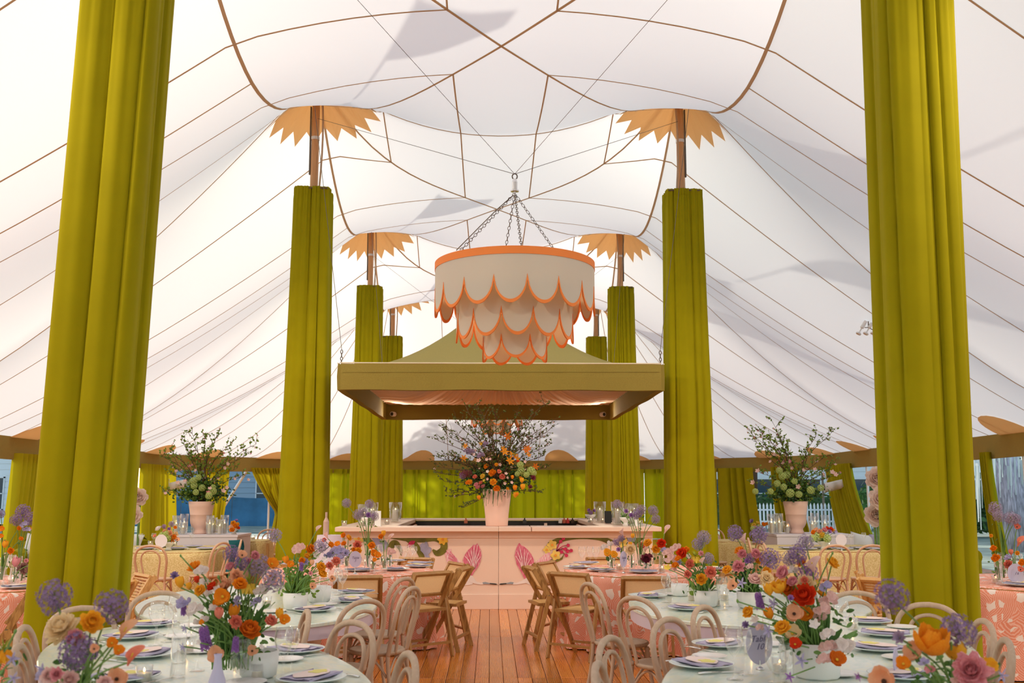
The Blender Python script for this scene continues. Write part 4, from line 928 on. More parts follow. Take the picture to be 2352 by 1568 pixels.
marble_table(-1.95, 3.0, .8, .75, 0, 'foreground left table below the bottom edge, holding the front flowers')
marble_table(1.72, 3.05, .72, .62, 0, 'foreground right table below the bottom edge, holding the front flowers')
def cloth_table(x, y, Rr, mt, lab, clab, grp, seed=0, sq=None):
    t = thing('dining_table', lab, 'table', (x, y, 0), 0, grp[0])
    sc = (lambda a: (cos(a), sin(a))) if not sq else (lambda a: (sq[0] * cos(a) / (abs(cos(a)) ** 7 + abs(sin(a)) ** 7) ** (1 / 7), sq[1] * sin(a) / (abs(cos(a)) ** 7 + abs(sin(a)) ** 7) ** (1 / 7)))
    n = 64; mb = MB(); k_ = Rr - .012
    for zz in (.72, .745): mb.v += [(sc(2 * pi * i / n)[0] * k_, sc(2 * pi * i / n)[1] * k_, zz) for i in range(n)]
    mb.f = [tuple(range(n - 1, -1, -1)), tuple(range(n, 2 * n))] + [(i, (i + 1) % n, n + (i + 1) % n, n + i) for i in range(n)]; mb.m = [0] * len(mb.f)
    mb.build('tabletop', M['fold'], t)
    for (i, j) in ((-1, -1), (1, -1), (1, 1), (-1, 1)): MB().bar((i * Rr * .5, j * Rr * .45, 0), (i * Rr * .5, j * Rr * .45, .72), .04, .04).build('leg', M['fold'], t)
    q = random.Random(seed); ph = [q.uniform(0, 6) for _ in range(4)]; nf = 13 if not sq else 8
    def f(u, v):
        a = 2 * pi * u; c, s_ = sc(a)
        if v < .3: return (c * (Rr * v / .3), s_ * (Rr * v / .3), .752)
        w = (v - .3) / .7; k = w ** .8; amp = .055 if not sq else .03
        fold = amp * k * sin(nf * a + ph[0] + .7 * sin(2 * a + ph[1])) + .022 * k * sin(2.3 * nf * a + ph[2]) + .035 * k
        return (c * (Rr + .006) + c / hypot(c, s_) * fold, s_ * (Rr + .006) + s_ / hypot(c, s_) * fold, .748 - .735 * w if w > .04 else .752 - .015 * w / .04)
    o = MB().grid(f, 240, 24, cu=True).build('tablecloth', mt, loc=(x, y, 0), smooth=True)
    tag(o, clab, 'tablecloth', grp[1])
PG = ('round tables under coral cloths', 'coral and white brush-stroke tablecloths')
cloth_table(-1.6, 10.8, .9, M['pinkcloth'], 'round table hidden under coral cloth left of aisle', 'coral brush-stroke tablecloth on the round table left of the aisle', PG, 1)
cloth_table(1.58, 10.8, .92, M['pinkcloth'], 'round table hidden under coral cloth right of aisle', 'coral brush-stroke tablecloth on the round table right of the aisle', PG, 2)
cloth_table(-4.75, 9.35, .95, M['pinkcloth'], 'round table hidden under coral cloth at left edge', 'coral brush-stroke tablecloth at the left edge of the photo', PG, 3)
cloth_table(5.0, 9.3, .98, M['pinkcloth'], 'round table hidden under coral cloth at right edge', 'coral brush-stroke tablecloth at the right edge of the photo', PG, 4)
YT = ('tables under straw-coloured cloths', 'straw-coloured woven tablecloths')
cloth_table(-5.05, 14.98, 1.0, M['yelcloth'], 'long table hidden under the left straw cloth', 'straw-coloured woven tablecloth left, with lilac plinth behind', YT, 5, (1.02, .92))
cloth_table(5.0, 14.98, 1.0, M['yelcloth'], 'long table hidden under the right straw cloth', 'straw-coloured woven tablecloth right, beside the near right drape', YT, 6, (1.2, .92))
cloth_table(-4.35, 17.6, 1.0, M['yelcloth'], 'small far table under straw cloth at left', 'small straw-coloured tablecloth left of the second left drape', YT, 7, (.42, .42))
cloth_table(3.95, 17.4, 1.0, M['yelcloth'], 'small far table under straw cloth at right', 'small straw-coloured tablecloth right of the second right drape', YT, 8, (.38, .42))
# plinths, urns, sofas
for sx, x0_, x1_, y_ in ((-1, -5.15, -4.12, 16.6), (1, 4.48, 5.72, 16.6)):
    t = thing('plinth', f'lilac white plinth under the {side[sx]} blossom urn', 'plinth', ((x0_ + x1_) / 2, y_, 0))
    MB().bbox((0, 0, .43), (x1_ - x0_, .9, .86), .006).build('plinth_body', M['box'], t); MB().bbox((0, 0, .88), (x1_ - x0_ + .02, .92, .04), .004).build('plinth_top', M['box'], t)
def sofa(x, y, rz, lab, n):
    t = thing('sofa', lab, 'sofa', (x, y, 0), rz); v = M['olive']
    MB().bbox((0, 0, .26), (2.0, .8, .3), .05).build('seat_base', v, t); MB().bbox((0, .34, .56), (2.0, .16, .5), .06).build('backrest', v, t)
    for sx in (-1, 1): MB().tube([(sx * .95, -.36, .52), (sx * .95, .36, .56)], .12, 12).build('arm', v, t); MB().bbox((sx * .95, 0, .3), (.2, .78, .4), .04).build('arm_side', v, t)
    for (i, j) in ((-1, -1), (1, -1), (1, 1), (-1, 1)): MB().bar((i * .9, j * .3, 0), (i * .9, j * .3, .12), .05, .05).build('leg', M['fold'], t)
    cols = [('white', (.78, .76, .74)), ('lavender', (.50, .46, .62)), ('cream', (.80, .76, .62)), ('pale yellow', (.74, .72, .48)), ('white', (.8, .8, .8))]
    for i in range(n):
        nm, c = cols[i]; p = MB().grid(lambda u, w: ((u - .5) * .44 * (1 - .12 * sin(pi * w)), .0 + .10 * (sin(pi * u) * sin(pi * w)) ** .6, (w - .5) * .44 * (1 - .12 * sin(pi * u))), 12, 12).grid(lambda u, w: ((u - .5) * .44 * (1 - .12 * sin(pi * w)), -.10 * (sin(pi * u) * sin(pi * w)) ** .6, (w - .5) * .44 * (1 - .12 * sin(pi * u))), 12, 12)
        o = p.build('throw_pillow', mat(nm.replace(' ', '_') + '_pillow', c, .9), smooth=True); c_, s_ = cos(rz), sin(rz); lx, ly = -.72 + i * .36, .10 - .03 * (i % 2)
        o.location = (x + lx * c_ - ly * s_, y + lx * s_ + ly * c_, .66 + .02 * (i % 3)); o.rotation_euler = (R(-14), R((-1) ** i * 9), rz)
        tag(o, f'{nm} throw pillow on the {"right" if x > 0 else "left"} sofa, {lr(i, n)} of {n}', 'pillow', 'throw pillows on the sofas')
sofa(6.95, 17.0, R(-8), 'olive velvet sofa with pillows beside the near right drape', 5)
sofa(-6.9, 17.0, R(8), 'olive velvet sofa with pale pillows behind the left straw table', 5)
# ------------------------------------------------------------------ tableware
TM, TC = .761, .756
def proto(mb, name, mats, smooth=False): return mb.mesh(name, mats, smooth)
ME = {}
ME['plate'] = MB().lathe([(0, .004), (.07, .003), (.075, 0), (.08, .004), (.142, .016), (.145, .019), (.141, .020), (.098, .013), (.088, .008), (0, .008)], 40).mesh('plate', M['plate'], True)
ME['dish'] = MB().lathe([(0, .004), (.08, .0), (.085, .004), (.12, .013), (.150, .018), (.153, .021), (.149, .022), (.115, .017), (.09, .010), (0, .010)], 40).mesh('plate', M['plate'], True)
ME['bplate'] = MB().lathe([(0, .003), (.05, .002), (.085, .012), (.086, .014), (.082, .014), (.05, .007), (0, .006)], 32).mesh('bread_plate', M['platein'], True)
nb_ = MB(); 
for k in range(2): nb_.grid(lambda u, v: ((u - .5) * (.26 - .01 * k) + .004 * sin(v * 7 + k), (v - .5) * (.15 - .008 * k) + .005 * sin(u * 6 + k), .021 + k * .004 + .003 * sin(u * 9 + k) + .002 * sin(v * 11)), 14, 6)
nb_.grid(lambda u, v: ((u - .5) * .26, -.074 + .004 * sin(u * 5), .019 + v * .009), 14, 1).grid(lambda u, v: ((u - .5) * .26, .074, .019 + v * .009), 14, 1)
ME['napkin'] = nb_.mesh('napkin', M['napkin'], True)
def menu_mesh():
    mb = MB(); n = 28
    P = [(.105 * cos(a) * (1 + .04 * cos(6 * a)), .058 * sin(a) * (1 + .05 * cos(6 * a))) for a in [2 * pi * i / n for i in range(n)]]
    for z0, z1 in ((.031, .0335),):
        vs = [(x, y, z0) for x, y in P] + [(x, y, z1) for x, y in P]
        mb.add(vs, [tuple(range(n - 1, -1, -1)), tuple(range(n, 2 * n))] + [(i, (i + 1) % n, n + (i + 1) % n, n + i) for i in range(n)])
    return mb.mesh('menu_card', M['menu'])
ME['menu'] = menu_mesh()
ME['print'] = MB().lathe([(0, .0), (.03, 0), (.031, .0012), (0, .0014)], 14, fr=lambda a: 1 + .25 * cos(5 * a) + .5 * abs(cos(a))).mesh('yellow_print', M['menuy'])
fk = MB().tube([(0, -.10, .004), (0, -.02, .008), (0, .03, .006)], [.006, .003, .005], 6, flat=.5)
for i in range(4): fk.tube([((i - 1.5) * .0045, .03, .006), ((i - 1.5) * .0055, .06, .004), ((i - 1.5) * .0052, .095, .010)], .0016, 4)
ME['fork'] = fk.mesh('fork', M['silver'], True)
kn = MB().tube([(0, -.11, .005), (0, -.07, .007), (0, 0, .006)], [.007, .0075, .005], 6, flat=.6)
kn.add([(-.003, 0, .005), (.008, .01, .005), (.010, .09, .004), (-.002, .118, .004), (-.003, 0, .007), (.008, .01, .0065), (.010, .09, .0055), (-.002, .118, .0055)], [(3, 2, 1, 0), (4, 5, 6, 7), (0, 1, 5, 4), (1, 2, 6, 5), (2, 3, 7, 6), (3, 0, 4, 7)])
ME['knife'] = kn.mesh('knife', M['silver'], True)
def wg(h, bowl):
    s = h - .115; r = bowl
    return [(.001, .002), (.034, .001), (.036, .003), (.012, .007), (.005, .014), (.0042, .06), (.006, .098), (.016, .106), (r * .75, .116 + s * .16), (r, .116 + s * .42), (r * .97, .116 + s * .62), (r * .86, h), (r * .84, h), (r * .95, .116 + s * .6), (r * .97, .116 + s * .42), (r * .72, .118 + s * .18), (.001, .109)]
ME['wine'] = MB().lathe(wg(.225, .042), 28, caps=False).mesh('wine_glass', M['glass'], True)
ME['wine2'] = MB().lathe(wg(.195, .036), 24, caps=False).mesh('wine_glass', M['glass'], True)
ME['goblet'] = MB().lathe([(.001, .002), (.036, .001), (.036, .004), (.008, .01), (.006, .035), (.03, .05), (.045, .085), (.046, .13), (.038, .185), (.036, .185), (.043, .13), (.042, .085), (.028, .053), (.001, .045)], 28, caps=False).mesh('water_glass', M['glass'], True)
CNT = {}
def U(name, me, loc, rz, label, cat, group, sc=None):
    o = ob(name, me, None, loc, rz)
    if sc: o.scale = sc if isinstance(sc, (tuple, list)) else (sc,) * 3
    return tag(o, label, cat, group)
def dirv(px, py, h, cx, cy):
    p = onz(px, py, h); d = Vector((cx - p.x, cy - p.y)).normalized(); return p, (d.x, d.y)
def setting(px, py, h, c, phrase, near=True, f=None, menu=True):
    p, d = dirv(px, py, h, *c); d = f or d; rz = face(d) + rnd.uniform(-.1, .1); loc = (p.x, p.y, h); loc2 = (p.x, p.y, h + .006)
    U('plate', ME['dish'], loc, rz, f'white dinner plate with celadon rim {phrase}', 'plate', 'place settings')
    dz = 0
    U('napkin', ME['napkin'], (p.x, p.y, h + dz), rz + .25, f'lavender folded napkin on the plate {phrase}', 'napkin', 'lavender napkins')
    if menu:
        m = U('menu_card', ME['menu'], (p.x, p.y, h + dz), rz + .12, f'oval cream menu card on the plate {phrase}', 'card', 'menu cards'); pr = ob('yellow_print', ME['print'], m, (.045, .0, .0337)); pr['label'] = 'yellow painted motif'
    v = Vector((d[1], -d[0]))
    for i, (nm, k) in enumerate((('fork', -.175), ('knife', .175))) if near else ((0, ('knife', .165)),):
        U(nm, ME[nm], (p.x + v.x * k, p.y + v.y * k, h), rz, f'silver {nm} beside the plate {phrase}', nm, 'table silver')
    if near:
        b = (p.x - v.x * .22 + d[0] * .16, p.y - v.y * .22 + d[1] * .16, h); U('bread_plate', ME['bplate'], b, 0, f'small bread plate beside the plate {phrase}', 'plate', 'place settings')
NR, NL, MR, ML_, PL, PR = (1.5, 5.0), (-1.5, 5.0), (2.0, 7.65), (-2.0, 7.65), (-1.6, 10.8), (1.58, 10.8)
for a in ((1992, 1430, 'at far end of near right marble table'), (2034, 1459, 'below the drape on near right marble table'), (2016, 1493, 'nearest on right of near right marble table'), (1655, 1484, 'by aisle on near right marble table, behind'), (1612, 1531, 'by aisle on near right marble table, front')):
    setting(a[0], a[1], TM, NR, a[2])
setting(2075, 1556, TM, NR, 'at bottom edge of near right marble table')
for a in ((347, 1437, 'at far end of near left marble table'), (300, 1465, 'below the drape on near left marble table'), (333, 1507, 'left and nearest on near left marble table'), (677, 1497, 'by aisle on near left marble table, behind'), (715, 1563, 'by aisle on near left marble table, front')):
    setting(a[0], a[1], TM, NL, a[2])
setting(285, 1560, TM, NL, 'at bottom edge of near left marble table')
for a in ((1488, 1371, 'at left of middle right marble table'), (1584, 1400, 'at front of middle right marble table')): setting(a[0], a[1], TM, MR, a[2])
for a in ((818, 1362, 'farthest right on middle left marble table'), (808, 1382, 'second farthest right on middle left marble table'), (722, 1403, 'at front of middle left marble table')): setting(a[0], a[1], TM, ML_, a[2])
for i, (px, py) in enumerate(((660, 1297), (824, 1311), (905, 1290), (909, 1309), (962, 1302), (966, 1295))):
    setting(px, py, TC, PL, f'{lr(i, 6)} on left coral table', False, menu=i % 2 == 0)
for i, (px, py) in enumerate(((1325, 1304), (1346, 1295), (1381, 1311), (1479, 1315), (1640, 1308))):
    setting(px, py, TC, PR, f'{lr(i, 5)} on right coral table', False, menu=i % 2 == 0)
setting(46, 1350, TC, (-4.75, 9.35), 'on coral cloth at left edge', False); setting(2345, 1345, TC, (5.0, 9.3), 'on coral cloth at right edge', False)
for i, px in enumerate((335, 372, 408, 444, 474)): setting(px, 1261 - (i % 2) * 5, TC, (-5.05, 16), f'{lr(i, 5)} on left straw table', False, (0, 1), False)
for i, px in enumerate((1812, 1852, 1893, 1935, 1975, 2012)): setting(px, 1260 + (i % 2) * 2, TC, (5, 16), f'{lr(i, 6)} on right straw table', False, (0, 1), False)
def glasses(L, h, phrase, kind='wine', sc=1):
    L = sorted(L)
    for i, a in enumerate(L):
        k = a[2] if len(a) > 2 else kind; p = onz(a[0], a[1], h)
        nm = {'wine': 'stemmed wine glass', 'wine2': 'small stemmed wine glass', 'goblet': 'rounded water glass'}[k]
        U('water_glass' if k == 'goblet' else 'wine_glass', ME[k], (p.x, p.y, h), i, f'clear {nm} {phrase}, {lr(i, len(L))}' .rstrip(', '), 'glass', 'glassware', sc)
glasses([(1688, 1560), (1713, 1549, 'wine2'), (1784, 1566, 'goblet'), (1937, 1478), (1905, 1470, 'wine2'), (1951, 1502, 'wine2'), (1770, 1500, 'wine2')], TM, 'on near right marble table')
glasses([(357, 1482), (384, 1474, 'wine2'), (411, 1522), (400, 1462), (650, 1562), (669, 1547, 'wine2'), (452, 1540, 'wine2'), (551, 1567, 'goblet')], TM, 'on near left marble table')
glasses([(1660, 1400), (1672, 1392, 'wine2'), (1545, 1390), (1530, 1383, 'wine2')], TM, 'on middle right marble table')
glasses([(722, 1386), (742, 1388, 'wine2'), (762, 1374), (786, 1370), (776, 1366, 'wine2')], TM, 'on middle left marble table')
glasses([(863, 1300), (874, 1296), (913, 1299), (928, 1302), (944, 1297), (951, 1294, 'wine2'), (845, 1294, 'wine2')], TC, 'on left coral table')
glasses([(1337, 1303), (1356, 1302), (1369, 1303), (1449, 1308), (1505, 1308), (1519, 1304), (1540, 1307)], TC, 'on right coral table')
glasses([(6, 1338), (24, 1330), (38, 1334), (14, 1322)], TC, 'on coral cloth at left edge')
glasses([(2296, 1334), (2318, 1330), (2304, 1322), (2342, 1326)], TC, 'on coral cloth at right edge')
glasses([(322, 1255), (352, 1254), (424, 1248), (440, 1252)], TC, 'on left straw table', 'wine2')
glasses([(1868, 1252), (1915, 1252), (1955, 1256), (1985, 1252)], TC, 'on right straw table', 'wine2')
# candles
ME['votive'] = MB().lathe([(.028, 0), (.034, .003), (.036, .07), (.0335, .07), (.031, .008), (.001, .006)], 20).mesh('glass_cup', M['glass'], True)
ME['vwax'] = MB().lathe([(0, .006), (.030, .006), (.031, .038), (0, .040)], 16).mesh('wax', M['wax'])
ME['flame'] = MB().lathe([(0, 0), (.004, .004), (.0045, .008), (.002, .016), (0, .02)], 8).mesh('flame', M['flame'])
def votive(px, py, h, lab, sc=1, grp='glass votive candles', p=None):
    p = p or onz(px, py, h); o = thing('votive_candle', lab, 'candle', (p.x, p.y, h), 0, grp); o.scale = (sc,) * 3
    ob('glass_cup', ME['votive'], o); w = ob('wax', ME['vwax'], o); ob('flame', ME['flame'], w, (0, 0, .042)); return o
for tb, h, L in (('near right marble table', TM, ((1792, 1545), (1958, 1445), (1725, 1500))), ('near left marble table', TM, ((430, 1500), (590, 1560), (330, 1566), (540, 1515))), ('middle right marble table', TM, ((1644, 1390), (1664, 1377), (1590, 1378), (1747, 1380))), ('middle left marble table', TM, ((664, 1395), (700, 1376), (612, 1392))),
                 ('left coral table', TC, ((796, 1300), (838, 1297), (880, 1296), (852, 1303))), ('right coral table', TC, ((1422, 1308), (1455, 1300), (1521, 1313), (1488, 1303), (1402, 1298))), ('coral table at left edge', TC, ((28, 1340), (52, 1330))), ('coral table at right edge', TC, ((2288, 1338), (2330, 1340))), ('right straw table', TC, ((1860, 1255), (1905, 1256), (1932, 1252))), ('left straw table', TC, ((345, 1252), (402, 1254)))):
    for i, (px, py) in enumerate(sorted(L)): votive(px, py, h, f'glass votive candle on the {tb}, {lr(i, len(L))}')
p = Vector((-4.2, 17.55, 0)); votive(0, 0, TC, 'glass votive candle on small far left straw table', 1.2, p=p); votive(0, 0, TC, 'glass votive candle on small far right straw table', 1.2, p=Vector((4.05, 17.3, 0)))
def hurricane(x, y, z, hh, r, ch, lab, grp, ripple=True):
    o = thing('hurricane_candle', lab, 'candle', (x, y, z), 0, grp)
    MB().lathe([(.0, .004), (r * .7, .0), (r * .78, .01), (r * .92, .06), (r, hh * .5), (r * 1.04, hh), (r * .99, hh), (r * .94, hh * .5), (r * .84, .05), (0, .012)], 30, fr=(lambda a: 1 + .02 * sin(9 * a)) if ripple else None, caps=False).build('glass_cylinder', M['glassb'], o, smooth=True)
    w = MB().lathe([(0, .012), (r * .5, .012), (r * .5, ch), (r * .42, ch + .004), (0, ch - .004)], 20).build('pillar_wax', M['wax'], o, smooth=False); ob('flame', ME['flame'], w, (0, 0, ch), 0).scale = (1.5,) * 3
    return o
TB = BH + .06
for i, (px, Y, hh, r, ch) in enumerate(((837, 14.5, .30, .10, .16), (853, 14.9, .32, .095, .2), (908, 16.2, .31, .10, .19))):
    p = at(px, 1180, Y); hurricane(p.x, Y, TB, hh, r, ch, f'rippled glass hurricane with pillar candle left on bar, {lr(i, 3)}', 'hurricane candles on the bar')
for i, (px, Y, hh, r, ch) in enumerate(((1378, 16.2, .32, .095, .19), (1419, 14.75, .33, .095, .2), (1449, 14.5, .31, .115, .17))):
    p = at(px, 1180, Y); hurricane(p.x, Y, TB, hh, r, ch, f'rippled glass hurricane with pillar candle right on bar, {lr(i, 3)}', 'hurricane candles on the bar')
for i, (px, Y) in enumerate(((791, 14.25), (889, 14.9), (830, 14.3), (1357, 15.6), (1384, 15.6), (1470, 14.35))):
    p = at(px, 1180, Y); votive(0, 0, TB, f'glass votive candle on the bar counter, {lr(i, 6)}', 1.1, p=p)
for sx, L in ((-1, ((405, .30), (423, .32), (421, .2), (448, .15), (482, .3), (490, .26), (505, .24), (516, .30))), (1, ((1772, .32), (1780, .28), (1790, .33), (1808, .2), (1866, .28), (1872, .33), (1895, .3)))):
    for i, (px, hh) in enumerate(L):
        Y = 16.35 + .22 * (i % 2); p = at(px, 1200, Y); hurricane(p.x, Y, .90, hh, .062, hh * .55, f'glass cylinder candle on the {side[sx]} plinth, {lr(i, len(L))}', 'cylinder candles on the plinths', False)
# bar clutter
p = at(868, 1190, 14.2); U('menu_sign', MB().box((0, 0, .105), (.085, .012, .21)).box((0, .02, .004), (.09, .06, .008)).mesh('menu_sign', M['whitem']), (p.x, 14.2, TB), R(-6), 'upright white menu card on the bar counter left', 'card', None)
p = at(1462, 1190, 14.2); U('menu_sign', MB().box((0, 0, .1), (.05, .012, .2)).box((0, .02, .004), (.06, .06, .008)).mesh('menu_sign', M['whitem']), (p.x, 14.2, TB), R(6), 'narrow white menu card on the bar counter right', 'card', None)
o = U('napkin_stack', MB().bbox((0, 0, .03), (.13, .13, .055), .004).mesh('napkin_stack', mat('purple_paper', (.32, .2, .42), .8)), (at(898, 1195, 14.7).x - .06, 14.75, TB - .10 + .035), 0, 'purple cocktail napkin stack on the lower bar shelf, left', 'napkins', None)
o = U('napkin_stack', MB().bbox((0, 0, .03), (.13, .13, .055), .004).mesh('napkin_stack', M['napkin']), (at(913, 1195, 14.7).x - .02, 14.75, TB - .10 + .035), 0, 'lilac cocktail napkin stack on the lower bar shelf, right', 'napkins', None)
o = U('tray', MB().bbox((0, 0, .012), (.2, .14, .02), .004).mesh('tray', M['silver']), (1.95, 14.3, TB), 0, 'thin silver tray at the right end of the bar', 'tray', None)
p = at(1397, 1180, 15.4); U('tablet_stand', MB().box((0, 0, .1), (.11, .02, .17)).box((0, .03, .01), (.08, .1, .02)).mesh('tablet_stand', M['dark']), (p.x, 15.4, TB), 0, 'black tablet stand between candles on the bar', 'tablet', None)
for i, (px, c) in enumerate(((1287, (.7, .7, .7)), (1296, (.45, .1, .06)), (1304, (.5, .04, .04)), (1315, (.05, .03, .02)), (1070, (.5, .15, .08)), (1205, (.05, .05, .05)))):
    p = at(px, 1200, 17.8); U('bottle', MB().lathe([(0, 0), (.032, 0), (.032, .05), (.012, .07), (.012, .09), (0, .09)], 12).mesh('bottle', mat(f'bottle_glass_{"abcdef"[i]}', c, .3)), (p.x, 17.8, 1.03), 0, ['pale bottle in the dark bar well', 'red-brown bottle in the dark bar well', 'bright red bottle in the dark bar well', 'black bottle in the dark bar well, right', 'orange bottle in the dark bar well left of urn', 'black bottle in the bar well beside the urn'][i], 'bottle', 'bottles in the bar well')
p = at(757, 1240, 13.2); t = thing('bar_cart', 'small lavender draped stand with bottle left of the bar', 'stand', (p.x, 13.2, 0))
MB().grid(lambda u, v: (cos(2 * pi * u) * (.16 + .14 * v + .015 * sin(14 * pi * u) * v), sin(2 * pi * u) * (.16 + .14 * v), 1.02 - 1.0 * v), 56, 8, cu=True).lathe([(0, 1.02), (.16, 1.02)], 20, caps=False).build('draped_cover', M['lav'], t, smooth=True)
o = U('bottle', MB().lathe([(0, 0), (.037, 0), (.037, .17), (.014, .22), (.014, .29), (0, .29)], 14).mesh('bottle', mat('wine_bottle', (.5, .35, .3), .3)), (p.x - .05, 13.2, 1.022), 0, 'pink-topped bottle on the lavender draped stand', 'bottle', None)
# table number cards
def text_mesh(s, size, mt, ital=.35):
    cu = bpy.data.curves.new('lettering', 'FONT'); cu.body = s; cu.size = size; cu.shear = ital; cu.align_x = 'CENTER'; cu.align_y = 'CENTER'; cu.extrude = .0006; cu.resolution_u = 2; cu.space_line = .85; cu.offset = -size * .006
    tmp = bpy.data.objects.new('tmp', cu); COL.objects.link(tmp); bpy.context.view_layer.update()
    me = bpy.data.meshes.new_from_object(tmp.evaluated_get(bpy.context.evaluated_depsgraph_get())); me.name = 'lettering'; bpy.data.objects.remove(tmp); me.materials.clear(); me.materials.append(mt); return me
def number_card(px, py, h, Y, w, hh, rz, txt, lab, mt=None):
    p = at(px, py, Y); z = max(h + .02, p.z - hh); t = thing('table_number', lab, 'card', (p.x, Y, h), rz, 'oval table number cards')
    n = 32; vs = [(w * cos(2 * pi * i / n), y, z - h + hh + hh * sin(2 * pi * i / n)) for y in (-.002, .002) for i in range(n)]
    MB().add(vs, [tuple(range(n)), tuple(range(2 * n - 1, n - 1, -1))] + [(i, i + n, (i + 1) % n + n, (i + 1) % n) for i in range(n)]).build('oval_card', mt or M['lilaccard'], t)
    MB().lathe([(0, 0), (.02, 0), (.018, .008), (.004, .014), (.003, z - h + .02), (0, z - h + .02)], 12).build('card_holder', M['silver'], t)
    if txt:
        l = ob('lettering', text_mesh(txt, hh * .42, M['ink']), t); l.location = (0, -.0032, z - h + hh); l.rotation_euler = (pi / 2, 0, 0)
    return t
number_card(1744, 1484, TM, 4.75, .068, .098, R(14), 'Table\n10', 'lilac oval number card in front of the big bouquet, near right table')
number_card(816, 1284, TC, 10.35, .062, .082, 0, 'Table\n5', 'lilac oval number card on the left coral table')
number_card(1432, 1284, TC, 10.35, .062, .082, R(48), 'Table\n9', 'lilac oval number card turned sideways on the right coral table')
number_card(2335, 1318, TC, 8.9, .078, .085, R(-8), '16', 'lilac oval number card on the coral cloth at right edge')
number_card(370, 1242, TC, 14.3, .085, .09, 0, '', 'blank pale oval card on the left straw table', M['box'])
number_card(1932, 1240, TC, 14.3, .085, .085, R(10), '', 'pale oval card on the right straw table', M['box'])
number_card(2058, 1532, TM, 4.55, .07, .05, R(60), '', 'lavender oval card low beside the front right flowers')
# ------------------------------------------------------------------ flowers
FM = {}
PC = {'orange': ((.86, .26, .01), (.95, .42, .03)), 'deep_orange': ((.62, .12, .01), (.85, .25, .02)), 'amber': ((.90, .42, .02), (.95, .55, .05)), 'red': ((.70, .03, .01), (.88, .10, .02)), 'pink': ((.72, .25, .30), (.86, .45, .50)), 'pale_pink': ((.82, .52, .50), (.90, .70, .66)), 'peach': ((.85, .42, .25), (.92, .60, .38)), 'coral': ((.78, .20, .13), (.88, .36, .26)), 'white': ((.82, .72, .70), (.90, .84, .82)), 'yellow': ((.85, .58, .05), (.9, .72, .15)), 'cream': ((.88, .66, .36), (.92, .78, .55)),
      'violet': ((.30, .12, .42), (.48, .26, .62)), 'mauve': ((.17, .09, .26), (.42, .30, .54)), 'pale_mauve': ((.28, .20, .34), (.52, .42, .58)), 'lilac': ((.42, .38, .62), (.58, .52, .74)), 'plum': ((.16, .02, .04), (.30, .06, .10)), 'green': ((.38, .50, .12), (.62, .72, .30)), 'paper': ((.88, .70, .62), (.93, .80, .74)), 'dusky': ((.45, .24, .22), (.60, .38, .34))}
for k, (a, b) in PC.items(): FM[k] = mat('petal_' + k, a, .6, col2=b, vs=24, trans=.3 if 'mauve' not in k else .12, spec=.2)
CG_ = mat('flower_heart_green', (.28, .34, .03), .6); CK = mat('flower_heart_dark', (.05, .03, .02), .7); CY = mat('flower_heart_yellow', (.75, .55, .05), .6)
def petal(mb, az, tilt, L, w, cup=.3, z0=0, r0=0, nu=3, nv=4, m=0, curl=0, pointy=0, ruff=0, q=None):
    """a petal that leaves the axis at azimuth az, tilted up by tilt (90 deg = straight up)"""
    ca, sa = cos(az), sin(az); j = q.uniform(0, 6) if q else 0
    def f(u, v):
        s = (u - .5) * 2; wd = w * (sin(pi * (v * .86 + .07)) ** (.6 if not pointy else 1.0)) * (1 - pointy * v * .5)
        x = s * wd / 2; tt = tilt + curl * v; r = r0 + cos(tilt) * L * v * .6 + cos(tt) * L * v * .4; z = z0 + sin(tilt) * L * v * .6 + sin(tt) * L * v * .4
        off = -cup * w * (1 - s * s) * sin(pi * min(1, v * .9)) * .5; r -= off * sin(tilt); z += off * cos(tilt)
        z += ruff * sin(s * 5 + j + v * 6) * v * w
        return (r * ca - x * sa, r * sa + x * ca, z)
    mb.grid(f, nu, nv, m)
